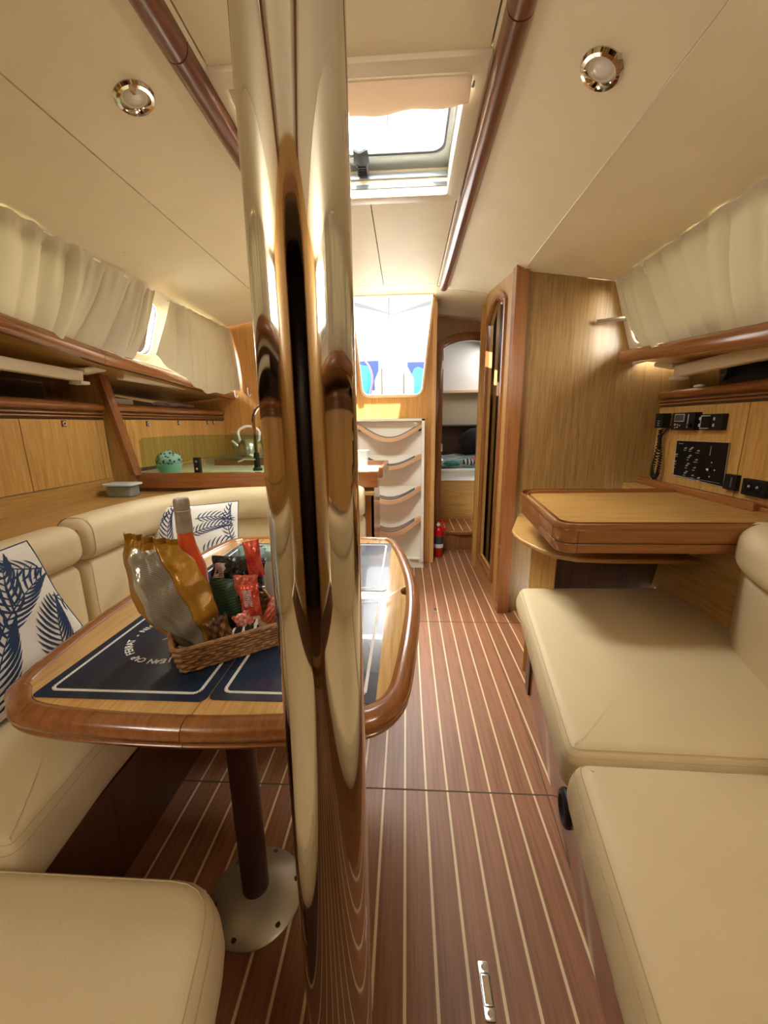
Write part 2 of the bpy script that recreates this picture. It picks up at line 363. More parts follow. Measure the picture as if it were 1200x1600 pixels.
def ngrid(name, fn, nu, nv, mat, parent=None, thick=0.0, closed_u=False):
    bm = bmesh.new(); V = [[bm.verts.new(fn(i / nu, j / nv)) for i in range(nu + 1)] for j in range(nv + 1)]
    for j in range(nv):
        for i in range(nu): bm.faces.new((V[j][i], V[j][i + 1], V[j + 1][i + 1], V[j + 1][i]))
    if thick:
        bmesh.ops.recalc_face_normals(bm, faces=bm.faces); bmesh.ops.solidify(bm, geom=list(bm.faces), thickness=thick)
    return finish(name, bm, mat, parent, angle=60)
# ================================================================== SETTING
CZ = 1.965
prof = [(-1.30, 1.768), (-0.89, 1.842), (-0.555, 1.95), (-0.50, CZ), (0.205, CZ), (0.262, 1.95), (0.568, 1.800), (1.02, 1.742)]
def pz(x):
    for (a, za), (b, zb) in zip(prof, prof[1:]):
        if a <= x <= b: return za + (zb - za) * (x - a) / (b - a)
    return prof[0][1] if x < prof[0][0] else prof[-1][1]
# ---- floor with teak planks between pale holly strips
fl = sroot('floor', 'teak floor boards with pale inlaid strips')
box('subfloor', -1.0, 0.75, -1.5, 3.9, -0.05, 0.0038, holly, fl)
PW = 0.0635; OFF = -0.001
joints = [-1.5, 0.958, 1.985, 3.34]
pb = {}
for a, b in zip(joints, joints[1:]):
    for k in range(-15, 12):
        xc = OFF + (k + 0.5) * PW; L = b - a - 0.003
        if xc < -0.97 or xc > 0.73: continue
        key = round(L, 3)
        if key not in pb:
            bm = bmesh.new(); w = (PW - 0.0064) / 2; bx(bm, -w, w, 0.0015, L, 0.0, 0.0045)
            me = bpy.data.meshes.new('plank'); bm.to_mesh(me); bm.free(); me.materials.append(plankm); pb[key] = me
        o = bpy.data.objects.new('plank', pb[key]); COL.objects.link(o); o.parent = fl; o.location = (xc, a, 0)
for y in joints[1:3]: box('board_joint', -1.0, 0.75, y - 0.002, y + 0.002, 0.0, 0.0048, gap, fl)
seamp = [(0.436, 1.985), (0.434, 1.443), (0.431, 1.105), (0.420, 0.958), (0.404, 0.721), (0.388, 0.509), (0.36, 0.2), (0.33, -0.2)]
bm = bmesh.new()
for (xa, ya), (xb, yb) in zip(seamp, seamp[1:]):
    vs = [bm.verts.new(p) for p in ((xa - .0015, ya, .0050), (xa + .0015, ya, .0050), (xb + .0015, yb, .0050), (xb - .0015, yb, .0050))]; bm.faces.new(vs)
finish('hatch_seam', bm, gap, fl)
def floor_latch(x, y, L=0.085, w=0.020):
    r = plate('lift_handle', [rrect(x - w / 2, x + w / 2, y, y + L, 0.003)], 0.0015, (0, 0, 0.0058), (1, 0, 0), (0, 1, 0), steel, fl, 0.0004)
    for a in (y + 0.009, y + L - 0.009): lathe('screw', [(0, 0.0015), (0.0045, 0.0012), (0.005, 0)], (x, a, 0.0068), chrome, r, 12)
    box('ring_pull', x - 0.006, x + 0.006, y + 0.022, y + L - 0.022, 0.0062, 0.0085, chrome, r, 0.001)
    bm = bmesh.new(); pts = rrect(x - 0.0085, x + 0.0085, y + 0.018, y + L - 0.018, 0.003, 3); tube_bm(bm, [(p[0], p[1], 0.0070) for p in pts], 0.0008, 5, closed=True); finish('pull_recess', bm, black, r)
floor_latch(0.158, 0.498, 0.082); floor_latch(0.175, 2.10, 0.05, 0.016)
# ---- ceiling: vinyl panels with open joints
ce = sroot('ceiling', 'cream vinyl panelled cabin ceiling')
def deck(bm, x0, z0, x1, z1, y0, y1, t=0.02, off=0.014):
    vs = [bm.verts.new(p) for p in ((x0, y0, z0 + off), (x1, y0, z1 + off), (x1, y1, z1 + off), (x0, y1, z0 + off), (x0, y0, z0 + off + t), (x1, y0, z1 + off + t), (x1, y1, z1 + off + t), (x0, y1, z0 + off + t))]
    for f in ((0, 3, 2, 1), (4, 5, 6, 7), (0, 1, 5, 4), (1, 2, 6, 5), (2, 3, 7, 6), (3, 0, 4, 7)): bm.faces.new([vs[i] for i in f])
HX0, HX1, HY0, HY1 = -0.49, 0.195, 1.185, 1.79
bm = bmesh.new()
for (a, za), (b, zb) in zip(prof, prof[1:]):
    if a == -0.50: deck(bm, a, za, b, zb, -1.5, HY0); deck(bm, a, za, b, zb, HY1, 2.93); deck(bm, -0.5, CZ, HX0, CZ, HY0, HY1); deck(bm, HX1, CZ, b, CZ, HY0, HY1)
    elif a > 0.25: deck(bm, a, za, b, zb, -1.5, 2.13); deck(bm, a, za, b, zb, 2.13, 2.93, 0.02, 0.13)
    else: deck(bm, a, za, b, zb, -1.5, 2.93)
deck(bm, -1.9, 1.765, -1.30, 1.768, -1.5, 2.95, 0.02, 0.012); deck(bm, 1.02, 1.742, 1.9, 1.742, -1.5, 2.93, 0.02, 0.012)
finish('deck_head', bm, gap, ce, smooth=False)
def pzy(x, y):
    # the headliner lifts again over the passage beside the head compartment
    return pz(x) + 0.105 * min(1, max(0, (y - 2.13) / 0.70)) * min(1, max(0, (x - 0.262) / 0.306))
def cpanel(x0, x1, y0, y1, g=0.0022):
    bm = bmesh.new(); xs = [x0 + g] + [p[0] for p in prof if x0 + 0.01 < p[0] < x1 - 0.01] + [x1 - g]
    ys = [y0 + g] + ([2.13] if x0 > 0.2 and y0 < 2.13 < y1 else []) + [y1 - g]
    for off, key in ((0.0, 0), (0.012, 1)):
        V = [[bm.verts.new((x, y, pzy(x, y) + off)) for x in xs] for y in ys]
        for a in range(len(ys) - 1):
            for b in range(len(xs) - 1): bm.faces.new((V[a][b], V[a][b + 1], V[a + 1][b + 1], V[a + 1][b]))
        if key == 0: low = V
    n, m = len(ys) - 1, len(xs) - 1
    for b in range(m): bm.faces.new((low[0][b], low[0][b + 1], V[0][b + 1], V[0][b])); bm.faces.new((low[n][b], low[n][b + 1], V[n][b + 1], V[n][b]))
    for a in range(n): bm.faces.new((low[a][0], low[a + 1][0], V[a + 1][0], V[a][0])); bm.faces.new((low[a][m], low[a + 1][m], V[a + 1][m], V[a][m]))
    finish('ceiling_panel', bm, ceilm, ce, angle=20)
cpanel(-1.30, -0.89, -1.5, 2.93); cpanel(-0.89, -0.50, -1.5, 2.93)
cpanel(0.205, 0.568, -1.5, 2.82); cpanel(0.568, 1.02, -1.5, 2.125)
cpanel(-0.50, 0.205, -1.5, HY0 - 0.01)
cpanel(-0.50, -0.145, HY1 + 0.015, 2.78); cpanel(-0.145, 0.205, HY1 + 0.015, 2.78); cpanel(-0.50, 0.205, 2.78, 2.93)
for x, y in ((-1.17, 1.75), (-1.15, 2.62), (0.905, 1.72), (0.12, 2.87)): lathe('panel_stud', [(0, 0.004), (0.005, 0.003), (0.006, 0)], (x, y, pz(x)), creamplastic, ce, 12, (0, 0, -1))
bm = bmesh.new(); tube_bm(bm, [(0.568, -1.4, pz(0.568) - 0.0005), (0.568, 2.12, pz(0.568) - 0.0005)], 0.0022, 6); finish('seam_piping', bm, simple('pale_piping', (0.85, 0.78, 0.58), 0.4), ce)
# aft part of the ceiling, sloping down to the cabin door
prism('aft_ceiling_panel', [(0.205, 2.825, 1.962), (0.262, 2.825, 1.948), (0.568, 2.825, 1.905), (0.62, 3.27, 1.835), (0.18, 3.27, 1.888)], (0, 0, 0.015), ceilm, ce)
box('deck_over_passage', 0.285, 1.9, 2.90, 4.9, 1.99, 2.02, gap, ce)
# ---- forward end, behind the camera; dark doorway added for the pole's reflection
wf = sroot('wall_front', 'unseen teak forward bulkhead, dark doorway added for the pole reflection')
YF = -0.80
plate('bulkhead_panel', [[(-1.9, 0), (1.7, 0), (1.7, 1.98), (-1.9, 1.98)], rrect(-0.48, 0.28, 0.12, 1.80, 0.20)], 0.03, (0, YF, 0), (1, 0, 0), (0, 0, 1), veneer['z'], wf)
plate('door_trim', [rrect(-0.52, 0.32, 0.08, 1.84, 0.22), rrect(-0.48, 0.28, 0.12, 1.80, 0.20)], 0.03, (0, YF + 0.025, 0), (1, 0, 0), (0, 0, 1), trim['z'], wf, 0.004)
box('forecabin_lining', -0.9, 0.6, -2.2, -2.18, 0, 2.0, darkwood, wf)
box('forecabin_side', -0.92, -0.9, -2.2, YF - 0.02, 0, 2.0, darkwood, wf); box('forecabin_side', 0.6, 0.62, -2.2, YF - 0.02, 0, 2.0, darkwood, wf); box('forecabin_top', -0.92, 0.62, -2.2, YF, 1.99, 2.01, darkwood, wf); box('forecabin_floor', -0.92, 0.62, -2.2, YF, -0.02, 0.0, darkwood, wf)
# ---- hull sides
def strip(name, pts0, pts1, mat, parent, t=0.015):
    """quad strip between two polylines"""
    bm = bmesh.new(); A = [bm.verts.new(p) for p in pts0]; B = [bm.verts.new(p) for p in pts1]
    for i in range(len(A) - 1): bm.faces.new((A[i], A[i + 1], B[i + 1], B[i]))
    bmesh.ops.recalc_face_normals(bm, faces=bm.faces); bmesh.ops.solidify(bm, geom=list(bm.faces), thickness=t); return finish(name, bm, mat, parent, angle=20)
wl = sroot('wall_left', 'left hull side with window strip')
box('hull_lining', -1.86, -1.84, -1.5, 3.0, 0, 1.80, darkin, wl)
def winwall(side, root, top, bot, wins):
    """cream coachroof side with window openings; u along y, v up the slope"""
    T = Vector((top[0], 0, top[1])); B = Vector((bot[0], 0, bot[1])); v = (T - B).normalized(); H = (T - B).length
    loops = [[(-1.5, 0), (2.95, 0), (2.95, H), (-1.5, H)]] + [rrect(a, b, c, d, 0.05) for a, b, c, d in wins]
    plate('window_panel', loops, 0.022, B, (0, 1, 0), v, gel, root)
    for i, (a, b, c, d) in enumerate(wins):
        w = plate('window_frame', [rrect(a - 0.022, b + 0.022, c - 0.022, d + 0.022, 0.06), rrect(a, b, c, d, 0.05)], 0.034, B, (0, 1, 0), v, creamplastic, root, 0.003)
        plate('gasket', [rrect(a - 0.003, b + 0.003, c - 0.003, d + 0.003, 0.05), rrect(a + 0.006, b - 0.006, c + 0.006, d - 0.006, 0.045)], 0.02, B, (0, 1, 0), v, greyrub, w)
        plate('pane', [rrect(a, b, c, d, 0.05)], 0.005, B, (0, 1, 0), v, pane, w)
winwall(-1, wl, (-1.30, 1.775), (-1.43, 1.385), [(-0.72, -0.28, 0.09, 0.33), (0.2, 0.85, 0.09, 0.33), (1.05, 1.55, 0.09, 0.33), (2.02, 2.17, 0.08, 0.34), (2.33, 2.75, 0.06, 0.35)])  # first opening is unseen, added to go with the forward fill lamp
wr = sroot('wall_right', 'right hull side with window strip')
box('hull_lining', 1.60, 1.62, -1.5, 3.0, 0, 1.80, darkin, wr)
winwall(1, wr, (1.02, 1.75), (1.15, 1.36), [(-0.72, -0.28, 0.09, 0.34), (0.2, 0.9, 0.09, 0.34), (1.1, 2.07, 0.09, 0.36)])  # first opening here is likewise added for the unseen fill lamp
# ---- aft bulkhead with the companionway opening
wa = sroot('wall_aft', 'teak aft bulkhead around the companionway opening')
def compo(e=0.0):
    # opening outline, wide at the top and rounded at the bottom
    b0, b1, t0, t1 = -0.325 - e, 0.125 + e, -0.385 - e, 0.192 + e; zb, zt = 1.283 - e, 1.985
    out = [(t1, zt)]; 
    out += [(t0, zt)]
    r = 0.06 + e * 0.5
    for i in range(7): a = math.radians(180 + 90 * i / 6); out.append((b0 + r + r * math.cos(a), zb + r + r * math.sin(a)))
    for i in range(7): a = math.radians(270 + 90 * i / 6); out.append((b1 - r + r * math.cos(a), zb + r + r * math.sin(a)))
    return out
op = compo(); L = [(-1.9, 0)] + [(0.215, 0), (0.215, 2.0)] + [(op[0][0], 2.0)] + op[::-1][:0]
outer = [(-1.9, 0), (0.215, 0), (0.215, 2.0), (0.192, 2.0)] + list(reversed(op[2:])) + [(-0.385, 2.0), (-1.9, 2.0)]
plate('bulkhead_panel', [outer], 0.03, (0, 2.965, 0), (1, 0, 0), (0, 0, 1), wood('warm_veneer', (0.42, 0.18, 0.04), (0.56, 0.27, 0.07), (0.66, 0.36, 0.11), 'z'), wa)
bm = bmesh.new(); pts = [(op[1][0], 2.945, 1.93)] + [(p[0], 2.945, p[1]) for p in op[2:]] + [(op[0][0], 2.945, 1.93)]
tube_bm(bm, pts, 0.011, 8); finish('opening_trim', bm, simple('pale_edge_trim', (0.80, 0.55, 0.33), 0.35), wa)
box('companionway_head', -0.40, 0.215, 2.935, 2.97, 1.948, 1.975, creamplastic, wa, 0.004)
box('side_return', 0.205, 0.225, 2.98, 3.27, 0, 2.0, trim['z'], wa)
for s, x in ((0, 0.188),): box('edge_strip', x, x + 0.030, 2.938, 2.952, 0, 1.90, wood('light_edge', (0.55, 0.30, 0.10), (0.66, 0.38, 0.14), (0.75, 0.48, 0.2), 'z'), wa, 0.006)
# ---- aft cabin bulkhead with arched door opening
wd = sroot('door_1', 'arched aft cabin door opening in the passage')
def arch(x0, x1, z0, zs, rise, n=10):
    out = [(x0, z0), (x1, z0), (x1, zs)]
    for i in range(1, n): t = i / n; out.append((x1 + (x0 - x1) * t, zs + rise * math.sin(math.pi * t) ** 0.75))
    out.append((x0, zs)); return out
YD = 3.27
plate('door_bulkhead', [[(0.2, 0), (1.0, 0), (1.0, 2.0), (0.2, 2.0)], arch(0.292, 0.70, 0.16, 1.655, 0.055)], 0.025, (0, YD, 0), (1, 0, 0), (0, 0, 1), wood('passage_veneer', (0.30, 0.15, 0.06), (0.38, 0.20, 0.09), (0.45, 0.26, 0.13), 'z'), wd)
plate('door_frame', [arch(0.245, 0.75, 0.02, 1.70, 0.065), arch(0.292, 0.70, 0.16, 1.655, 0.055)], 0.03, (0, YD - 0.022, 0), (1, 0, 0), (0, 0, 1), trim['z'], wd, 0.003)
box('hinge', 0.287, 0.300, YD - 0.045, YD - 0.035, 1.50, 1.56, steel, wd, 0.001); box('hinge', 0.287, 0.300, YD - 0.045, YD - 0.035, 0.86, 0.92, steel, wd, 0.001)
# cabin shell
cabw = simple('cabin_white_lining', (0.62, 0.60, 0.58), 0.5); cabb = simple('cabin_beige_lining', (0.50, 0.42, 0.30), 0.6)
ca = sroot('wall_cabin', 'aft cabin hull lining')
box('upper_lining', 0.285, 1.6, 4.30, 4.32, 1.42, 2.0, cabw, ca)
box('lining_shelf_edge', 0.285, 1.6, 4.24, 4.32, 1.395, 1.42, simple('warm_ledge', (0.62, 0.45, 0.28), 0.5), ca, 0.004)
box('lower_lining', 0.285, 1.6, 4.32, 4.34, 0, 1.42, cabb, ca)
box('cabin_side', 0.27, 0.285, 3.29, 4.34, 0, 1.98, cabb, ca); box('cabin_side', 1.6, 1.62, 3.0, 4.34, 0, 2.0, cabb, ca)
# ---- head compartment: partition along the passage with arched mirror-like opening
hd = sroot('wall_head', 'teak head compartment partition with arched doorway')
X0 = 0.535
plate('partition_panel', [[(2.14, 0), (2.88, 0), (2.88, 1.93), (2.14, 1.83)], arch(2.32, 2.76, 0.14, 1.70, 0.09)], 0.03, (X0 + 0.02, 0, 0), (0, 1, 0), (0, 0, 1), veneer['z'], hd)
plate('opening_frame', [arch(2.295, 2.785, 0.115, 1.725, 0.095), arch(2.32, 2.76, 0.14, 1.70, 0.09)], 0.018, (X0 + 0.003, 0, 0), (0, 1, 0), (0, 0, 1), trim['z'], hd, 0.004)
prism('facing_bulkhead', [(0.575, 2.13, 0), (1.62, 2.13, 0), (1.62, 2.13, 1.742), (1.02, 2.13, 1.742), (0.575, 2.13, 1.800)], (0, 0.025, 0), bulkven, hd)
bm = bmesh.new(); bx(bm, 0.530, 0.592, 2.095, 2.157, 0, 1.824); bevel(bm, 0.030, 5); finish('corner_post', bm, ctrim['z'], hd)
box('end_jamb', 0.512, 0.57, 2.865, 2.90, 0, 1.86, veneer['z'], hd, 0.008)
box('latch_plate', 0.507, 0.513, 2.868, 2.885, 0.93, 1.06, steel, hd, 0.001)
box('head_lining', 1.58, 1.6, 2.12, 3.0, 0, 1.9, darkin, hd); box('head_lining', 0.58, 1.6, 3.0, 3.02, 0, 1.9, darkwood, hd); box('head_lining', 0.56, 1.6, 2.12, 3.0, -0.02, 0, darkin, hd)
box('head_side', 0.57, 0.585, 2.90, 3.0, 0, 1.9, darkwood, hd)
box('passage_side', 0.62, 0.64, 2.90, 3.27, 0, 1.95, veneer['z'], hd)
# ================================================================== CEILING FIXTURES
def rail(name, x, y0, y1, jy, label, w=0.030):
    t = thing(name, label, 'handrail', (x, y0, 1.93), 'wooden handrails under the ceiling')
    z = 1.952
    def seg(a, b, e0, e1):
        bm = bmesh.new(); n = 12; rings = []
        ys = [(a + (0.02 * (1 - math.cos(math.pi / 2 * k / 4))) if e0 else a, math.sin(math.pi / 2 * (k + 0.6) / 4.6) if e0 else 1) for k in range(4)] if e0 else [(a, 1)]
        ys += [(a + 0.03, 1), (b - 0.03, 1)]
        ys += [(b - 0.02 * (1 - math.cos(math.pi / 2 * k / 4)), math.sin(math.pi / 2 * (k + 0.6) / 4.6)) for k in reversed(range(4))] if e1 else [(b, 1)]
        for y, k in ys:
            rings.append([bm.verts.new((x + w * k * math.cos(math.pi * i / n), y, z - 0.034 * k * math.sin(math.pi * i / n) ** 0.8)) for i in range(n + 1)] + [bm.verts.new((x - w * k, y, z + 0.02)), bm.verts.new((x + w * k, y, z + 0.02))])
        for A, B in zip(rings, rings[1:]):
            m = len(A)
            for i in range(m): bm.faces.new((A[i], A[(i + 1) % m], B[(i + 1) % m], B[i]))
        bm.faces.new(rings[0]); bm.faces.new(rings[-1]); finish('rail_section', bm, railwood, t, angle=50)
    seg(y0, jy - 0.002, False, False); seg(jy + 0.002, y1, False, True)
    return t
rail('ceiling_handrail', 0.245, -0.775, 2.80, 1.055, 'long wooden rail under the ceiling to the right of the chrome pole')
rail('ceiling_handrail', -0.542, -0.775, 2.80, 1.10, 'long wooden rail under the ceiling to the left of the chrome pole')
def downlight(x, y, label):
    z = pz(x); dx = 0.02; nrm = Vector((-(pz(x + dx) - pz(x - dx)) / (2 * dx), 0, 1)).normalized() * -1
    t = thing('downlight', label, 'ceiling light', (x, y, z), 'round chrome ceiling downlights')
    lathe('bezel', [(0.049, -0.002), (0.050, 0.003), (0.045, 0.009), (0.037, 0.010), (0.033, 0.004), (0.030, -0.006)], (x, y, z), chrome, t, 40, nrm)
    lathe('lens', [(0.030, -0.004), (0.026, 0.001), (0.012, 0.004), (0, 0.005)], (x, y, z), lens, t, 32, nrm)
    c = Vector((x, y, z)) + nrm * 0.008; box('switch_lever', c.x + 0.015, c.x + 0.024, c.y - 0.048, c.y - 0.034, c.z - 0.012, c.z, chrome, t, 0.002)
downlight(-0.695, 1.165, 'round chrome downlight in the left ceiling panel'); downlight(0.443, 1.103, 'round chrome downlight in the right ceiling panel')
# ---- saloon hatch
hw = sroot('window_1', 'ceiling hatch with silver frame and cream surround')
def rectloop(x0, x1, y0, y1): return [(x0, y0), (x1, y0), (x1, y1), (x0, y1)]
plate('hatch_surround', [rectloop(HX0 - 0.012, HX1 + 0.012, HY0 - 0.01, HY1 + 0.012), rrect(HX0 + 0.035, HX1 - 0.035, HY0 + 0.03, HY1 - 0.032, 0.012)], 0.014, (0, 0, CZ - 0.004), (1, 0, 0), (0, 1, 0), creamplastic, hw, 0.002)
def tray(name, x0, x1, y0, y1, z0, z1, t, mat, parent):
    bm = bmesh.new(); bx(bm, x0 - t, x0, y0 - t, y1 + t, z0, z1); bx(bm, x1, x1 + t, y0 - t, y1 + t, z0, z1); bx(bm, x0, x1, y0 - t, y0, z0, z1); bx(bm, x0, x1, y1, y1 + t, z0, z1); finish(name, bm, mat, parent)
tray('hatch_well', HX0 + 0.035, HX1 - 0.035, HY0 + 0.03, HY1 - 0.032, CZ, 2.075, 0.008, creamplastic, hw)
plate('hatch_frame', [rrect(HX0 + 0.030, HX1 - 0.030, HY0 + 0.025, HY1 - 0.03, 0.02), rrect(HX0 + 0.062, HX1 - 0.052, HY0 + 0.06, HY1 - 0.105, 0.05)], 0.03, (0, 0, 2.062), (1, 0, 0), (0, 1, 0), silver, hw, 0.003)
plate('gasket', [rrect(HX0 + 0.055, HX1 - 0.045, HY0 + 0.055, HY1 - 0.100, 0.05), rrect(HX0 + 0.070, HX1 - 0.060, HY0 + 0.07, HY1 - 0.118, 0.045)], 0.012, (0, 0, 2.056), (1, 0, 0), (0, 1, 0), greyrub, hw, 0.002)
plate('pane', [rrect(HX0 + 0.06, HX1 - 0.05, HY0 + 0.06, HY1 - 0.10, 0.05)], 0.008, (0, 0, 2.066), (1, 0, 0), (0, 1, 0), pane, hw)
box('seal_strip', HX0 + 0.037, HX1 - 0.037, HY1 - 0.036, HY1 - 0.0325, 1.982, 1.996, greyrub, hw); box('well_lip', HX0 + 0.037, HX1 - 0.037, HY1 - 0.042, HY1 - 0.033, 2.012, 2.030, silver, hw, 0.002)
hh = box('hatch_handle', -0.185, -0.143, 1.675, 1.735, 2.015, 2.052, greyrub, hw, 0.006)
ngrid('lever_blade', lambda u, v: Vector((-0.192 + 0.056 * u + (0.006 - 0.012 * u) * v, 1.675 - 0.075 * v, 2.022 + 0.020 * math.sin(math.pi * v) - 0.004 * math.cos(math.pi * (2 * u - 1)))), 6, 6, greyrub, hh, 0.006)
for i in range(5): box('rib', -0.180, -0.148, 1.680 + 0.011 * i, 1.685 + 0.011 * i, 2.011, 2.016, black, hh)
def shadefn(u, v):
    x = -0.47 + 0.64 * u; y = 1.222 + 0.085 * v + 0.05 * v * (1 - u); return Vector((x, y, 1.955 - 0.016 * math.sin(math.pi * v) + 0.004 * math.sin(u * 23 + v * 3) * v - 0.010 * v))
tag(ngrid('hatch_shade', shadefn, 40, 8, shadem, None, 0.002), 'beige gathered cloth shade across the front of the ceiling hatch', 'shade')
ob = bpy.data.objects['hatch_shade']; bm = bmesh.new(); tube_bm(bm, [(0.17, 1.225, 1.957), (0.178, 1.235, 1.957), (0.176, 1.262, 1.952)], 0.004, 6); finish('shade_hook', bm, greyrub, ob)
bm = bmesh.new(); tube_bm(bm, [(-0.48, 1.222, 1.954), (0.178, 1.222, 1.954)], 0.004, 8); finish('shade_rod', bm, creamplastic, ob)
# ================================================================== POLE
t = thing('mast_support_pole', 'tall polished chrome pole standing in front of the dining table', 'pole', (-0.0915, 0.375, 0.005))
lathe('pole_tube', [(0.045, 0), (0.045, 1.957)], (-0.0915, 0.375, 0.005), chrome, t, 96)
lathe('base_collar', [(0.075, 0), (0.075, 0.006), (0.055, 0.012), (0.046, 0.02)], (-0.0915, 0.375, 0.0052), steel, t, 48)
# ================================================================== TABLE
ZT = 0.625
outer = [(-0.698, 0.552), (-0.726, 0.592), (-0.762, 0.80), (-0.772, 1.05), (-0.760, 1.30), (-0.735, 1.46), (-0.700, 1.515), (-0.64, 1.535), (-0.345, 1.552), (-0.10, 1.535), (-0.055, 1.515), (-0.030, 1.46), (0.005, 1.30), (0.031, 1.10), (0.036, 0.95), (0.028, 0.80), (0.014, 0.655), (0.000, 0.580), (-0.038, 0.530), (-0.10, 0.508), (-0.22, 0.493), (-0.346, 0.486), (-0.493, 0.490), (-0.600, 0.500), (-0.660, 0.518)]
op2 = smoothpath([(x, y, 0) for x, y in outer + [outer[0]]], 4)[:-1]
tb = thing('dining_table', 'folding dining table with golden top and rounded brown edge', 'table', (-0.345, 0.95, 0.005))
def inset(P, d):
    n = len(P); out = []
    a_ = sum(P[i].x * P[(i + 1) % n].y - P[(i + 1) % n].x * P[i].y for i in range(n))
    sg = 1 if a_ > 0 else -1
    for i in range(n):
        t_ = (P[(i + 1) % n] - P[i - 1]).normalized(); out.append(P[i] + Vector((-t_.y, t_.x, 0)) * d * sg)
    return out
inn = inset(op2, 0.034)
notch = [(0.012 + 0.022 * math.cos(math.radians(a)), 1.10 + 0.034 * math.sin(math.radians(a))) for a in range(90, 271, 20)]
def halftop(side):
    loop = [(p.x, p.y) for p in inn]
    # clip to one leaf
    out = []; n = len(loop); XM = -0.346
    for i in range(n):
        a = loop[i]; b = loop[(i + 1) % n]
        ins = (lambda p: (p[0] - XM) * side > 0)
        if ins(a): out.append(a)
        if ins(a) != ins(b):
            t_ = (XM - a[0]) / (b[0] - a[0]); out.append((XM + 0.0012 * side, a[1] + (b[1] - a[1]) * t_))
    if side > 0:
        keep = [p for p in out if not (p[0] > -0.06 and abs(p[1] - 1.01) < 0.034)]; n = len(keep)
        for i in range(n):
            a, b = keep[i], keep[(i + 1) % n]
            if a[0] > -0.06 and b[0] > -0.06 and (a[1] - 1.01) * (b[1] - 1.01) < 0:
                nt_ = [(0.005 + 0.020 * math.cos(math.radians(q)), 1.01 + 0.030 * math.sin(math.radians(q))) for q in range(90, 271, 20)]
                out = keep[:i + 1] + (nt_ if a[1] > b[1] else nt_[::-1]) + keep[i + 1:]; break
    return out
for s in (-1, 1): plate('tabletop_leaf', [halftop(s)], 0.020, (0, 0, ZT - 0.0105), (1, 0, 0), (0, 1, 0), tveneer, tb, 0.0005)
def edgering(name, pts, parent):
    # bullnose section: (inward offset, z)
    sec = [(0.036, -0.042), (0.012, -0.042), (0.004, -0.036), (0.002, -0.031), (0.005, -0.029), (0.005, -0.026), (0.0, -0.022), (-0.002, -0.012), (0.001, -0.003), (0.008, 0.003), (0.018, 0.006), (0.028, 0.005), (0.035, 0.001), (0.036, -0.004)]
    bm = bmesh.new(); rings = []
    for o_, nn in pts: rings.append([bm.verts.new((o_.x + nn.x * d, o_.y + nn.y * d, ZT + z)) for d, z in sec])
    m = len(sec)
    for A, B in zip(rings, rings[1:]):
        for k in range(m): bm.faces.new((A[k], A[(k + 1) % m], B[(k + 1) % m], B[k]))
    bm.faces.new(rings[0]); bm.faces.new(list(reversed(rings[-1]))); finish(name, bm, trim['y'], parent, angle=60)
N_ = len(op2); nn_ = [(inn[i] - op2[i]).normalized() for i in range(N_)]
XM = -0.346
cr = [i for i in range(N_) if (op2[i].x - XM) * (op2[(i + 1) % N_].x - XM) < 0 or abs(op2[i].x - XM) < 1e-6]
def cut(side):
    seq = []; 
    start = None
    for i in range(N_):
        if (op2[i - 1].x - XM) * side <= 0.0 and (op2[i].x - XM) * side > 0.0: start = i; break
    a, b = op2[start - 1], op2[start]; t_ = (XM + 0.0015 * side - a.x) / (b.x - a.x); t_ = min(max(t_, 0), 1); seq.append((a.lerp(b, t_), nn_[start - 1]))
    i = start
    while (op2[i % N_].x - XM) * side > 0: seq.append((op2[i % N_], nn_[i % N_])); i += 1
    a, b = op2[(i - 1) % N_], op2[i % N_]; t_ = (XM + 0.0015 * side - a.x) / (b.x - a.x); t_ = min(max(t_, 0), 1); seq.append((a.lerp(b, t_), nn_[i % N_])); return seq
for s in (-1, 1): edgering('edge_moulding', cut(s), tb)
lathe('pedestal_leg', [(0.030, 0), (0.030, 0.545)], (-0.348, 0.672, 0.036), legm, tb, 32)
lathe('pedestal_leg', [(0.030, 0), (0.030, 0.545)], (-0.348, 1.34, 0.036), legm, tb, 32)
for yy in (0.672, 1.34):
    bp = lathe('floor_plate', [(0, 0), (0.104, 0), (0.105, 0.003), (0.101, 0.007), (0.065, 0.017), (0.036, 0.032), (0, 0.032)], (-0.348, yy, 0.0047), basem, tb, 48)
    for a in (20, 80, 140, 200, 260, 320): lathe('screw', [(0.006, 0), (0.0055, 0.0015), (0, 0.002)], (-0.348 + 0.09 * math.cos(math.radians(a)), yy + 0.09 * math.sin(math.radians(a)), 0.014), simple('screw_head', (0.12, 0.08, 0.05), 0.4, 0.6) if a == 20 else bpy.data.materials['screw_head'], bp, 10)
box('under_frame', -0.62, -0.07, 0.60, 1.42, ZT - 0.055, ZT - 0.021, darkwood, tb, 0.004)
box('tabletop_crossjoint', -0.335, -0.07, 1.4835, 1.4845, ZT - 0.001, ZT + 0.0001, gap, tb)
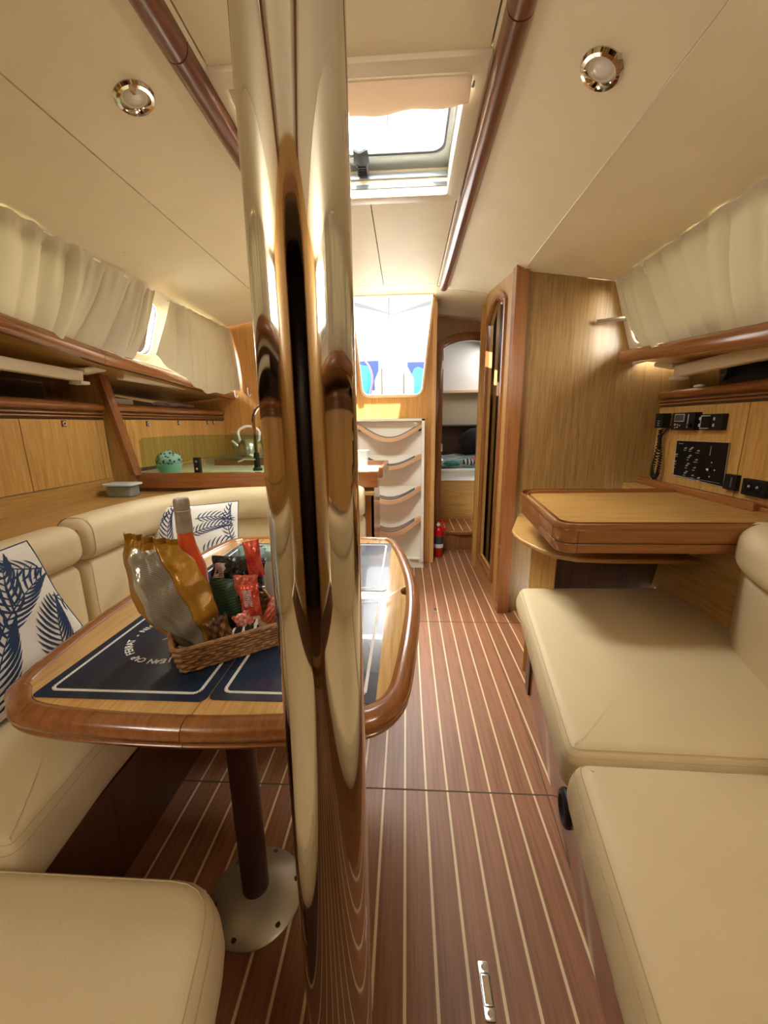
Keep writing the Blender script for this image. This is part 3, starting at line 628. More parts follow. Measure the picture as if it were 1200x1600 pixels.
# ---- placemats
def placemat(x0, x1, y0, y1, label, lettering=True, cc=None, rot=0, r=0.012, part=False):
    cx, cy = (x0 + x1) / 2, (y0 + y1) / 2
    t = thing('placemat', label, 'placemat', (cx, cy, ZT), 'navy placemats on the dining table')
    z = ZT + 0.0006
    ca_, sa = math.cos(rot), math.sin(rot)
    def W_(x, y, h=0): dx, dy = x - cx, y - cy; return (cx + dx * ca_ - dy * sa, cy + dx * sa + dy * ca_, z + h)
    prism('mat_sheet', [W_(px, py) for px, py in rrect(x0, x1, y0, y1, r, 5)], (0, 0, 0.0009), navy, t)
    bm = bmesh.new(); q = rrect(x0 + 0.020, x1 - 0.020, y0 + 0.020, y1 - 0.020, r, 6); P = [Vector((a, b)) for a, b in q]; P.append(P[0])
    acc = 0.0; step = 0.0048; nxt = 0.0
    for a, b in zip(P, P[1:]):
        L_ = (b - a).length; d = (b - a).normalized(); nm = Vector((-d.y, d.x))
        while nxt < acc + L_:
            c = a + d * (nxt - acc); hw_ = 0.0030; sk = 0.0019; k = 0.0021
            vs = [bm.verts.new(W_(*(c + nm * sx * hw_ + d * (sx * sk + sy * k)), 0.0011)) for sx, sy in ((-1, -1), (1, -1), (1, 1), (-1, 1))]; bm.faces.new(vs); nxt += step
        acc += L_
    finish('rope_border', bm, ropew, t, smooth=False)
    return t, W_
matA, WA = placemat(-0.652, -0.340, 0.550, 0.955, 'navy placemat at the near left with the circular lettering')
matB, WB = placemat(-0.338, -0.050, 0.556, 0.953, 'navy placemat at the near right, half behind the chrome pole')
matC, WC = placemat(-0.652, -0.345, 1.005, 1.44, 'navy placemat at the far left behind the wicker basket')
matD, WD = placemat(-0.338, -0.054, 1.005, 1.448, 'pale-shining navy placemat at the far right corner of the table')
def lettering(txt, cx, cy, rad, a0, a1, size, W_, parent):
    bm = bmesh.new(); dg = None
    n = len(txt)
    for i, ch in enumerate(txt):
        if ch == ' ': continue
        cu = bpy.data.curves.new('f', 'FONT'); cu.body = ch; cu.size = size; cu.align_x = 'CENTER'; cu.resolution_u = 2; cu.offset = 0.0005
        o_ = bpy.data.objects.new('f', cu); COL.objects.link(o_); bpy.context.view_layer.update(); me = bpy.data.meshes.new_from_object(o_.evaluated_get(bpy.context.evaluated_depsgraph_get()))
        bpy.data.objects.remove(o_); a = math.radians(a0 + (a1 - a0) * i / (n - 1))
        ux, uy = math.sin(a), -math.cos(a)      # reads clockwise, letter tops outwards
        vx, vy = math.cos(a), math.sin(a)
        b2 = bmesh.new(); b2.from_mesh(me); 
        for v_ in b2.verts: v_.co = Vector(W_(cx + rad * math.cos(a) + ux * v_.co.x + vx * v_.co.y, cy + rad * math.sin(a) + uy * v_.co.x + vy * v_.co.y, 0.0012))
        me2 = bpy.data.meshes.new('x'); b2.to_mesh(me2); b2.free(); bm.from_mesh(me2); bpy.data.meshes.remove(me2); bpy.data.meshes.remove(me)
    return finish('lettering', bm, ropew, parent, smooth=False)
lettering('JEAN CAP FERRAT - NICE -', -0.500, 0.757, 0.092, -72, -222, 0.0205, WA, matA)
bm = bmesh.new()
for c in (smoothpath([(-0.535, 0.775, ZT + .0018), (-0.522, 0.790, ZT + .0018), (-0.510, 0.778, ZT + .0018), (-0.520, 0.764, ZT + .0018), (-0.535, 0.775, ZT + .0018)], 5), [(-0.505, 0.735, ZT + .0018), (-0.49, 0.79, ZT + .0018)], [(-0.53, 0.735, ZT + .0018), (-0.515, 0.752, ZT + .0018)]): tube_bm(bm, c, 0.0014, 4)
finish('script_motif', bm, ropew, matA)
# ================================================================== BASKET AND CONTENTS
bk = thing('wicker_basket', 'shallow woven wicker basket full of snacks on the table', 'basket', (-0.395, 0.75, ZT + 0.002))
A0 = Vector((-0.418, 0.618, 0)); du = Vector((0.817, 0.576, 0)); dv = Vector((-0.576, 0.817, 0)); BW, BD = 0.195, 0.185
def bpt(u, v, z, fl_=0.0): return A0 + du * (u * BW + (u - 0.5) * 2 * fl_) + dv * (v * BD + (v - 0.5) * 2 * fl_) + Vector((0, 0, z))
# perimeter of rounded rectangle
per = rrect(0, 1, 0, 1, 0.09, 3); PP = []
for i in range(len(per)):
    a, b = per[i], per[(i + 1) % len(per)]; m = max(1, int(math.hypot((b[0] - a[0]) * BW, (b[1] - a[1]) * BD) / 0.006))
    for k in range(m): PP.append((a[0] + (b[0] - a[0]) * k / m, a[1] + (b[1] - a[1]) * k / m))
ZB = ZT + 0.003; rows = 8; BH = 0.052
bm = bmesh.new()
for r in range(rows):
    z = ZB + BH * (r + 0.5) / rows; fl_ = 0.010 * (r + 0.5) / rows; pts = []
    for i, (u, v) in enumerate(PP):
        k = 1 if (i // 2 + r) % 2 else -1
        pts.append(bpt(u, v, z, fl_ + 0.0016 * k))
    tube_bm(bm, pts, 0.0036, 5, closed=True)
wv = finish('woven_wall', bm, wick, bk, angle=80); wv['kind'] = 'stuff'
bm = bmesh.new()
for i in range(0, len(PP), 4):
    u, v = PP[i]; tube_bm(bm, [bpt(u, v, ZB, 0.0), bpt(u, v, ZB + BH, 0.010)], 0.0022, 4)
st = finish('upright_stake', bm, wick, bk); st['kind'] = 'stuff'
bm = bmesh.new(); tube_bm(bm, [bpt(u, v, ZB + BH + 0.001, 0.010) for u, v in PP], 0.0042, 6, closed=True); finish('rim', bm, wick, bk)
prism('base', [bpt(u, v, ZB - 0.001) for u, v in per], (0, 0, 0.004), wick, bk)
# crisp bag
rowsL = [(0, -.559, .866, -.452, .851), (.06, -.560, .855, -.446, .842), (.2, -.567, .83, -.42, .818), (.45, -.560, .775, -.392, .765), (.65, -.546, .713, -.378, .715), (.85, -.50, .675, -.385, .672), (1, -.47, .648, -.39, .642)]
def rowat(v):
    for a, b in zip(rowsL, rowsL[1:]):
        if v <= b[0] + 1e-9:
            t_ = (v - a[0]) / (b[0] - a[0]); return [a[k] + (b[k] - a[k]) * t_ for k in range(1, 5)]
    return rowsL[-1][1:]
def bagpt(u, v, side, off=0.0):
    lx, lz, rx, rz = rowat(v); x = lx + (rx - lx) * u; z = lz + (rz - lz) * u
    puff = 0.034 * (max(0, math.sin(math.pi * u)) ** 0.6) * (max(0, math.sin(math.pi * min(1, v * 0.9 + 0.03))) ** 0.55)
    cr = 0.006 * math.sin(u * 17 + v * 9) * math.sin(v * 14 - u * 5) * (1 if 0 < u < 1 else 0) + 0.005 * math.sin(u * 31 + 3) * max(0, 0.25 - v) * 4
    y = 0.712 - 0.018 * v + side * (puff + off) + cr
    return Vector((x, y, z))
cb = thing('snack_bag', 'large yellow foil snack bag with grey label in the wicker basket', 'snack bag', (-0.43, 0.70, 0.645))
ngrid('front_panel', lambda u, v: bagpt(u, v, -1), 30, 40, goldfoil, cb, 0.0006); ngrid('back_panel', lambda u, v: bagpt(u, v, 1), 20, 24, goldfoil, cb, 0.0006)
def labpt(u, v): vv = 0.09 + 0.89 * v; a = 0.30 - 0.05 * math.sin(math.pi * vv) + 0.02 * vv; b = 0.66 + 0.05 * vv + 0.18 * vv * vv; return bagpt(a + (b - a) * u, vv, -1, 0.0012)
ngrid('printed_label', labpt, 16, 36, labelm, cb)
silf = foil('silver_foil', (0.42, 0.42, 0.36), (0.65, 0.62, 0.52), 20, 0.2, 0.5)
ngrid('silver_band', lambda u, v: bagpt(0.20 + 0.11 * u + 0.35 * u * max(0, 0.16 - v) * 6, 0.07 + 0.82 * v, -1, 0.0016), 6, 30, silf, cb)
ngrid('top_seal', lambda u, v: bagpt(u, 0, -1) + Vector((0, 0.002 * math.sin(u * 60), 0.012 * (1 - v))), 40, 2, goldfoil, cb, 0.0006)
# bottle
bt = thing('wine_bottle', 'pink wine bottle with grey foil neck standing in the wicker basket', 'bottle', (-0.487, 0.79, 0.632))
bc = (-0.487, 0.800, 0.632)
rose = simple('rose_wine_glass', (0.85, 0.12, 0.035), 0.08, Coat_Weight=0.6, Emission_Strength=0.0)
rose.node_tree.nodes['Principled BSDF'].inputs['Transmission Weight'].default_value = 0.35
lathe('bottle_body', [(0, 0.004), (0.030, 0), (0.036, 0.006), (0.0365, 0.12), (0.034, 0.142), (0.027, 0.165), (0.020, 0.190), (0.0165, 0.212), (0.0155, 0.230), (0, 0.231)], bc, rose, bt, 36)
foilg = foil('grey_neck_foil', (0.33, 0.28, 0.22), (0.45, 0.39, 0.31), 60, 0.4, 0.3, 0.15)
fn = lathe('neck_foil', [(0.0172, 0.222), (0.0165, 0.25), (0.0158, 0.278), (0.0165, 0.280), (0.0165, 0.292), (0.0145, 0.297), (0, 0.298)], bc, foilg, bt, 32)
lathe('foil_ring', [(0.0165, 0.268), (0.0175, 0.270), (0.0165, 0.272)], bc, foilg, fn, 32)
def packet(name, label, c, w, h, yaw, tilt, roll, mat, thick=0.012, cat='snack packet', wr=0.003, band=None, group='small snack packets in the wicker basket', seed=0):
    M_ = Matrix.Translation(c) @ Matrix.Rotation(math.radians(yaw), 4, 'Z') @ Matrix.Rotation(math.radians(tilt), 4, 'X') @ Matrix.Rotation(math.radians(roll), 4, 'Y')
    def f(u, v, s, off=0.0):
        b = (max(0, math.sin(math.pi * u)) ** 0.5) * (max(0, math.sin(math.pi * v)) ** 0.5) * thick
        z = (v - 0.5) * h; x = (u - 0.5) * w * (1 - 0.10 * math.sin(math.pi * v))
        y = s * (b + off) + wr * math.sin(u * 19 + seed) * math.sin(v * 15 + 2 * seed)
        return M_ @ Vector((x, y, z))
    t = thing(name, label, cat, M_ @ Vector((0, 0, -h / 2)), group)
    ngrid('wrapper_front', lambda u, v: f(u, v, -1), 12, 16, mat, t, 0.0004); ngrid('wrapper_back', lambda u, v: f(u, v, 1), 8, 10, mat, t, 0.0004)
    if band: ngrid('printed_panel', lambda u, v: f(band[1] + (band[2] - band[1]) * u, band[3] + (band[4] - band[3]) * v, -1, 0.0008), 8, 8, band[0], t)
    return t
blackf = foil('black_foil', (0.008, 0.008, 0.008), (0.03, 0.025, 0.022), 20, 0.15, 0.3, 0.8)
bluef = foil('light_blue_foil', (0.22, 0.48, 0.58), (0.42, 0.62, 0.68), 20, 0.25, 0.1)
redf = foil('red_foil', (0.50, 0.03, 0.025), (0.75, 0.14, 0.07), 30, 0.22, 0.25)
pinkf = foil('brick_foil', (0.38, 0.06, 0.03), (0.60, 0.16, 0.09), 30, 0.3, 0.2)
brownf = foil('brown_foil', (0.05, 0.018, 0.008), (0.30, 0.14, 0.04), 25, 0.25, 0.3)
tanf = foil('tan_paper', (0.42, 0.22, 0.12), (0.62, 0.38, 0.22), 30, 0.5, 0.0)
bwf = stripes('black_white_wrapper', [(0.01, 0.01, 0.012), (0.01, 0.01, 0.012), (0.01, 0.01, 0.012), (0.75, 0.75, 0.75)], 'X', 55)
lab2 = lined('pink_printed_label', (0.55, 0.42, 0.38), (0.25, 0.1, 0.1), 500)
packet('snack_pouch', 'dark green pouch with fine print, upright in the basket middle', (-0.372, 0.742, 0.708), 0.085, 0.115, 8, -8, 4, greenfoil, 0.014, 'snack packet', 0.002)
packet('snack_pouch', 'shiny black crumpled packet behind the dark green pouch', (-0.385, 0.815, 0.752), 0.125, 0.075, 10, -30, 6, blackf, 0.020, wr=0.006, seed=2, band=(lab2, .08, .30, .3, .75))
packet('snack_pouch', 'light blue packet at the back of the basket', (-0.372, 0.865, 0.770), 0.065, 0.055, 15, -15, 10, bluef, 0.014, wr=0.005, seed=4)
packet('sugar_sachet', 'bright red sachet standing highest beside the mint-lidded canister', (-0.333, 0.79, 0.795), 0.034, 0.085, 25, 0, -5, redf, 0.012, seed=5)
packet('sugar_sachet', 'brick red wrapper leaning against the dark green pouch', (-0.337, 0.745, 0.745), 0.050, 0.060, 12, -5, 3, pinkf, 0.008, seed=1)
packet('sugar_sachet', 'red wrapper with a pale label in front of the brick red one', (-0.322, 0.728, 0.727), 0.040, 0.070, 20, -5, -3, redf, 0.008, band=(lab2, .15, .6, .35, .85), seed=3)
packet('sugar_sachet', 'small red and white speckled sweet wrapper below the labelled red one', (-0.330, 0.708, 0.690), 0.035, 0.045, 30, 10, -20, foil('speckled_red', (0.6, 0.05, 0.04), (0.8, 0.45, 0.35), 160, 0.25, 0.2), 0.010, seed=6)
packet('sugar_sachet', 'small brown wrapper at the right end of the basket beside the pole', (-0.285, 0.745, 0.697), 0.026, 0.055, 20, -15, 25, pinkf, 0.009, seed=7, band=(tanf, .1, .9, .7, .98))
packet('sugar_sachet', 'black and white striped wrapper low at the basket front', (-0.325, 0.700, 0.672), 0.060, 0.030, 35, -35, -8, bwf, 0.008, seed=8)
packet('sugar_sachet', 'dark brown gold-edged packet right of the yellow bag', (-0.372, 0.682, 0.680), 0.050, 0.060, 25, -10, -15, brownf, 0.012, seed=9, wr=0.005)
packet('sugar_sachet', 'thin tan paper stick in the basket front', (-0.357, 0.690, 0.677), 0.014, 0.065, 30, -15, -28, tanf, 0.004, seed=10)
packet('sugar_sachet', 'short tan paper stick lying by the striped wrapper', (-0.345, 0.690, 0.668), 0.014, 0.048, 30, -15, -48, tanf, 0.004, seed=11)
packet('sugar_sachet', 'narrow brown stick sachet against the green pouch edge', (-0.385, 0.705, 0.700), 0.016, 0.070, 20, -8, -12, brownf, 0.005, seed=12)
# canister
cn = thing('canister', 'pale canister with mint green lid behind the wicker basket', 'canister', (-0.345, 0.965, ZT + 0.003))
can_m = simple('pale_canister', (0.72, 0.72, 0.66), 0.35); mint = simple('mint_lid', (0.38, 0.55, 0.47), 0.4)
lathe('body', [(0, 0), (0.034, 0), (0.036, 0.003), (0.036, 0.120), (0, 0.121)], (-0.345, 0.965, ZT + 0.0022), can_m, cn, 40)
lathe('lid', [(0.037, 0.112), (0.040, 0.116), (0.040, 0.134), (0.036, 0.139), (0.028, 0.140), (0.026, 0.137), (0, 0.137)], (-0.345, 0.965, ZT + 0.0022), mint, cn, 40)
lathe('base_ring', [(0.0365, 0.001), (0.038, 0.004), (0.0365, 0.012)], (-0.345, 0.965, ZT + 0.0022), mint, cn, 40)
# ================================================================== RIGHT SETTEE
def xb(y): return 0.292 + 0.15 * y
rs = thing('wooden_settee', 'glossy brown wooden base under the right-hand settee', 'settee', (0.7, 0.6, 0))
prism('front_panel', [(xb(-0.77), -0.77, 0.005), (xb(1.44), 1.44, 0.005), (xb(1.44) + 0.02, 1.44, 0.005), (xb(-0.77) + 0.02, -0.77, 0.005)], (0, 0, 0.287), ctrim['y'], rs)
prism('end_panel', [(xb(1.44), 1.43, 0.005), (1.05, 1.43, 0.005), (1.05, 1.45, 0.005), (xb(1.44), 1.45, 0.005)], (0, 0, 0.287), veneer['x'], rs)
prism('bunk_top', [(xb(-0.77), -0.77, 0.292), (xb(1.55), 1.55, 0.292), (1.2, 1.55, 0.292), (1.0, -0.77, 0.292)], (0, 0, 0.012), darkwood, rs)
prism('end_trim', [(xb(1.41) - 0.010, 1.395, 0.005), (xb(1.41) + 0.004, 1.395, 0.005), (xb(1.44) + 0.004, 1.45, 0.005), (xb(1.44) - 0.010, 1.45, 0.005)], (0, 0, 0.28), darkwood, rs, 0.002)
n_ = Vector((-1, 0.15, 0)).normalized(); c_ = Vector((xb(0.835), 0.835, 0.105))
vp = lathe('round_vent', [(0, 0.003), (0.018, 0.003), (0.026, 0.006), (0.030, 0.012), (0.040, 0.011), (0.045, 0.006), (0.046, 0)], c_ + n_ * 0.001, black, rs, 32, n_)
def xc_(y): return 0.226 + 0.158 * y
tag(cushion('settee_cushion', [(xc_(0.695), 0.695), (xc_(1.54), 1.54), (1.10, 1.56), (1.12, 0.68)], 0.306, 0.415, cream, None, 0.032, 0.012, 0.035), 'far cream seat cushion of the right-hand settee, nearest the chart table', 'cushion', 'cream seat cushions on the right-hand settee')
tag(cushion('settee_cushion', [(xc_(-0.35), -0.35), (xc_(0.675), 0.675), (1.05, 0.658), (0.95, -0.35)], 0.306, 0.422, cream, None, 0.036, 0.016, 0.035), 'near cream seat cushion of the right-hand settee, at the bottom right', 'cushion', 'cream seat cushions on the right-hand settee')
def backsweep(name, path, label, zlo=0.40, zseam=0.645, ztop=0.785, d=0.115, endr=0.035, group=None, lean=0.0, mat=cream):
    t = thing(name, label, 'cushion', (path[0][0], path[0][1], zlo), group)
    low = [(0.018 + a, z) for a, z in rsec(0, d - 0.018, zlo, zseam + 0.006, 0.028)]
    sweep('lower_pad', path, low, mat, t, endr)
    sweep('bolster', path, rsec(-0.008, d, zseam, ztop, 0.050, 6), mat, t, endr)
    return t
pathR = smoothpath([(1.035, 1.215, 0), (0.945, 1.08, 0), (0.878, 0.87, 0), (0.825, 0.55, 0), (0.77, 0.1, 0), (0.70, -0.4, 0)], 6)
backsweep('back_cushion', [tuple(p) for p in reversed(pathR)], 'cream upholstered backrest of the right-hand settee', d=0.12)
# ================================================================== LEFT SETTEE
ls = thing('wooden_settee', 'dark shaded wooden base under the left-hand settee', 'settee', (-0.8, 0.8, 0))
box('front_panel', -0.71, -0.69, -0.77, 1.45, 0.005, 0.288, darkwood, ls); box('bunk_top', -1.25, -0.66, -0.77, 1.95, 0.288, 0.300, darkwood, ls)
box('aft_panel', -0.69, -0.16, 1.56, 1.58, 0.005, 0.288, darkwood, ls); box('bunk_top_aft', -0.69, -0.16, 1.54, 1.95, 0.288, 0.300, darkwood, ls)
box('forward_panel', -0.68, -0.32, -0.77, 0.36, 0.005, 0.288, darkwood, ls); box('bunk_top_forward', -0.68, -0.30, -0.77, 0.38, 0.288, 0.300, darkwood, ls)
tag(cushion('settee_cushion', [(-0.632, 0.452), (-0.655, 0.665), (-0.665, 1.36), (-1.14, 1.40), (-1.14, 0.452)], 0.302, 0.420, cream, None, 0.030, 0.012, 0.03), 'long cream seat cushion beside the left edge of the dining table', 'cushion', 'cream seat cushions on the left-hand settee')
tag(cushion('settee_cushion', [(-0.665, 1.38), (-0.62, 1.52), (-0.18, 1.54), (-0.18, 1.86), (-1.14, 1.86), (-1.14, 1.41)], 0.302, 0.420, cream, None, 0.03, 0.012, 0.03), 'cream corner seat cushion behind the far end of the dining table', 'cushion', 'cream seat cushions on the left-hand settee')
tag(cushion('settee_cushion', [(-0.272, 0.438), (-0.20, 0.10), (-0.20, -0.3), (-1.14, -0.3), (-1.14, 0.438)], 0.302, 0.425, cream, None, 0.036, 0.016, 0.075), 'square-cornered cream seat cushion at the bottom left corner', 'cushion', 'cream seat cushions on the left-hand settee')
p1 = [(-1.055, -0.6, 0), (-1.055, 0.3, 0), (-1.055, 0.8, 0), (-1.062, 1.165, 0)]
backsweep('back_cushion', [tuple(p) for p in reversed(smoothpath(p1, 4))], 'left cream backrest section behind the near palm leaf pillow', zseam=0.64, ztop=0.775, endr=0.04, group='backrest sections of the left-hand settee')
p2 = [(-1.050, 1.175, 0), (-1.055, 1.35, 0), (-1.02, 1.55, 0), (-0.91, 1.70, 0), (-0.76, 1.765, 0), (-0.60, 1.785, 0), (-0.40, 1.795, 0), (-0.20, 1.80, 0)]
backsweep('back_cushion', [tuple(p) for p in reversed(smoothpath(p2, 6))], 'curved cream backrest section running round behind the table to the aft side', zseam=0.64, ztop=0.79, endr=0.035, group='backrest sections of the left-hand settee')
# ---- palm pillows
def pillow(label, TL_, TR_, BR_, BL_, nrm, thick, seed, fronds):
    TL_, TR_, BR_, BL_ = map(Vector, (TL_, TR_, BR_, BL_)); nrm = Vector(nrm).normalized()
    t = thing('pillow', label, 'pillow', (BL_ + BR_) / 2, 'white pillows with navy palm leaves')
    def f(u, v, s, off=0.0):
        p = (TL_.lerp(TR_, u)).lerp(BL_.lerp(BR_, u), v); a = max(0, math.sin(math.pi * u)); b = max(0, math.sin(math.pi * v))
        pin = 0.05 * (math.sin(math.pi * u)) * (1 if True else 0)
        ctr = (TL_ + TR_ + BL_ + BR_) / 4
        k = 0.045 * (b * (abs(u - 0.5) * 2) ** 3 + a * (abs(v - 0.5) * 2) ** 3)
        p = p.lerp(ctr, k)
        return p + nrm * s * (thick * (a * b) ** 0.45 + off) + nrm * 0.003 * math.sin(u * 13 + seed) * math.sin(v * 11)
    ngrid('cover_front', lambda u, v: f(u, v, 1), 24, 24, cotton, t); ngrid('cover_back', lambda u, v: f(u, v, -1), 16, 16, cotton, t)
    bm = bmesh.new(); edge = [f(i / 16, 0, 1) for i in range(16)] + [f(1, i / 16, 1) for i in range(16)] + [f(1 - i / 16, 1, 1) for i in range(16)] + [f(0, 1 - i / 16, 1) for i in range(16)]
    tube_bm(bm, edge, 0.002, 5, closed=True); finish('edge_seam', bm, navy2, t)
    bm = bmesh.new()
    for (u0, v0, ang, L, wd_, n) in fronds:
        n = max(7, int(n * 0.62))
        ang = math.radians(ang); bend = 0.35
        def sp(s): a = ang + bend * (s - 0.5); return (u0 + math.cos(a) * L * s, v0 + math.sin(a) * L * s, a)
        def clampq(q): return all(0.012 < c < 0.988 for c in q)
        prev = None
        for i in range(13):   # stem
            x, y, a = sp(i / 12); w = 0.006 * (1 - 0.7 * i / 12); c = ((x - math.sin(a) * w, y + math.cos(a) * w), (x + math.sin(a) * w, y - math.cos(a) * w))
            if prev and all(clampq(q) for q in c + prev): bm.faces.new([bm.verts.new(f(q[0], q[1], 1, 0.0012)) for q in (prev[0], prev[1], c[1], c[0])])
            prev = c
        for i in range(n):
            s = 0.06 + 0.92 * i / n; x, y, a = sp(s); ll = wd_ * (math.sin(math.pi * (0.18 + 0.80 * s)) ** 0.7)
            for sd in (-1, 1):
                da = a + sd * (1.15 - 0.6 * s); pr = None; K = 5
                for k in range(K + 1):
                    q = k / K; aa = da - sd * 0.35 * q; px = x + math.cos(aa) * ll * q; py = y + math.sin(aa) * ll * q; w = 0.0112 * (math.sin(math.pi * min(1, 0.12 + 0.86 * q)) ** 0.8) * (wd_ / 0.3) ** 0.5
                    c = ((px - math.sin(aa) * w, py + math.cos(aa) * w), (px + math.sin(aa) * w, py - math.cos(aa) * w))
                    if pr and all(clampq(qq) for qq in c + pr): bm.faces.new([bm.verts.new(f(qq[0], qq[1], 1, 0.0009)) for qq in (pr[0], pr[1], c[1], c[0])])
                    pr = c
    pr_ = finish('palm_leaf_print', bm, navy2, t); pr_['kind'] = 'stuff'; return t
FR1 = [(0.76, 0.95, -84, 0.55, 0.22, 22), (0.48, 0.50, -38, 0.55, 0.20, 18), (0.62, 0.42, -75, 0.40, 0.2, 14), (0.90, 0.40, 62, 0.5, 0.10, 14), (0.76, 0.98, -48, 0.40, 0.10, 14), (0.30, 0.95, -70, 0.6, 0.25, 18), (0.2, 0.4, -60, 0.4, 0.2, 12), (0.96, 0.20, -158, 0.45, 0.14, 14)]
pillow('near pillow with navy palm leaves at the left edge, leaning on the settee back', (-0.965, 0.505, 0.800), (-0.970, 0.900, 0.800), (-0.905, 0.985, 0.432), (-0.905, 0.545, 0.432), (1, -0.15, 0.25), 0.050, 1, FR1)
FR2 = [(0.27, 0.75, -100, 0.75, 0.17, 22), (0.46, 0.40, -20, 0.5, 0.13, 18), (0.52, 0.20, -4, 0.45, 0.12, 15), (0.93, 0.5, -100, 0.5, 0.12, 15), (0.58, 0.64, -25, 0.45, 0.15, 14), (0.03, 0.32, -60, 0.3, 0.1, 9), (0.5, 0.95, -30, 0.5, 0.18, 15)]
pillow('far pillow with navy palm leaves behind the pink bottle', (-1.078, 1.545, 0.752), (-0.742, 1.650, 0.757), (-0.718, 1.560, 0.435), (-1.045, 1.460, 0.435), (0.25, -1, 0.25), 0.050, 2, FR2)
# ================================================================== LEFT LOCKERS
def locker(name, P0, P1, zb, zt, ztop, gaps, label, latches, group, root=None, depth=0.26, mould='y'):
    """side locker whose face runs P0->P1 (x,y), doors split at the given fractions"""
    a = Vector((P0[0], P0[1], 0)); b = Vector((P1[0], P1[1], 0)); d = (b - a); L = d.length; d.normalize(); side = -1 if a.x < 0 else 1; n = Vector((side, 0, 0)); inn_ = -n
    t = thing(name, label, 'locker', ((a.x + b.x) / 2 + side * 0.1, (a.y + b.y) / 2, zb), group)
    prism('carcass', [a + n * 0.02 + Vector((0, 0, zb)), b + n * 0.02 + Vector((0, 0, zb)), b + n * depth + Vector((0, 0, zb)), a + n * depth + Vector((0, 0, zb))], (0, 0, zt - zb), gap, t)
    edges = [0] + list(gaps) + [L]
    for e0, e1 in zip(edges, edges[1:]):
        q0 = a + d * (e0 + 0.0018); q1 = a + d * (e1 - 0.0018)
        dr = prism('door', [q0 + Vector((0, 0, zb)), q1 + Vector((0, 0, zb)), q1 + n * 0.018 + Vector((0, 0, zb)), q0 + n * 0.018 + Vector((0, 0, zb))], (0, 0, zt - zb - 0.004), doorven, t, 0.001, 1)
        for (s, z) in latches:
            if e0 < s < e1:
                c = a + d * s + inn_ * 0.001 + Vector((0, 0, z))
                rg = box('finger_latch', c.x - 0.004, c.x + 0.002, c.y - 0.011, c.y + 0.011, c.z - 0.014, c.z + 0.014, bpy.data.materials.get('latch_brown') or simple('latch_brown', (0.12, 0.03, 0.015), 0.3), dr, 0.001)
                lathe('ring', [(0.0065, 0.0), (0.0085, 0.002), (0.0100, 0.0)], c + inn_ * 0.005, white, dr, 20, inn_)
    # top moulding with three grooves
    def mold(z0, z1, out, r, nm, m_=None):
        sec = [(side * (-0) + v0, z) for v0, z in rsec(-out, 0.03, z0, z1, r, 4)]
        pa, pb_ = (b, a) if side < 0 else (a, b)
        # outward (towards hull) is to the right of travel
        sweep(nm, [tuple(pa), tuple(pa.lerp(pb_, 0.5)), tuple(pb_)], sec, m_ or trim['y'], t, 0)
    mold(zt + 0.034, ztop, 0.016, 0.024, 'top_moulding')
    mold(zt + 0.020, zt + 0.029, 0.006, 0.003, 'bead'); mold(zt + 0.006, zt + 0.015, 0.006, 0.003, 'bead'); mold(zt - 0.002, zt + 0.036, -0.004, 0.001, 'bead_backing', gap)
    prism('shelf_top', [a + n * 0.02 + Vector((0, 0, zt + 0.04)), b + n * 0.02 + Vector((0, 0, zt + 0.04)), b + n * 0.34 + Vector((0, 0, zt + 0.04)), a + n * 0.34 + Vector((0, 0, zt + 0.04))], (0, 0, 0.012), darkwood, t)
    return t
XL = -1.50
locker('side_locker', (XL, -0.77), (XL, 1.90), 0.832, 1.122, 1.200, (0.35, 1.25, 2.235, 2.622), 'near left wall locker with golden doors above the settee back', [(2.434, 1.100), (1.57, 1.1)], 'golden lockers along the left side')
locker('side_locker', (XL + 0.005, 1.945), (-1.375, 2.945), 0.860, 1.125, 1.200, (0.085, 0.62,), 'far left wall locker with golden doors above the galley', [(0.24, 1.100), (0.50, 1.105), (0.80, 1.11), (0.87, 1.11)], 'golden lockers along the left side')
lb = thing('wooden_ledge', 'wooden ledge between the left settee back and the lockers', 'ledge', (-0.77, 0.4, 0.74))
box('upright_board', -1.515, -1.497, -0.77, 1.90, 0.745, 0.828, veneer['y'], lb); box('ledge_board', -1.50, -1.08, -0.77, 1.90, 0.738, 0.752, veneer['y'], lb, 0.002)
box('aft_ledge_board', -1.50, -0.16, 1.885, 1.93, 0.738, 0.752, veneer['x'], lb, 0.002)
box('lower_lining', -1.50, -1.48, -0.77, 1.93, 0.30, 0.738, darkwood, lb)
pt = thing('galley_partition', 'teak partition with sloping brown edge between settee and galley lockers', 'partition', (-1.5, 1.92, 0.75))
prism('partition_board', [(-1.40, 1.915, 0.755), (-1.395, 1.915, 0.86), (-1.505, 1.915, 1.345), (-1.80, 1.915, 1.345), (-1.80, 1.915, 0.755)], (0, 0.022, 0), veneer['z'], pt)
bm = bmesh.new()
secp = [(-0.018, -0.022), (0.010, -0.026), (0.020, -0.015), (0.020, 0.015), (0.010, 0.026), (-0.018, 0.022)]
pa, pb2 = [], []
for (x, z), lst in (((-1.390, 0.84), pa), ((-1.500, 1.345), pb2)):
    for dx, dy in secp: lst.append(bm.verts.new((x + dx, 1.926 + dy, z)))
bm.faces.new(pa); bm.faces.new(list(reversed(pb2)))
for i in range(6): bm.faces.new((pa[i], pa[(i + 1) % 6], pb2[(i + 1) % 6], pb2[i]))
finish('edge_post', bm, trim['z'], pt)
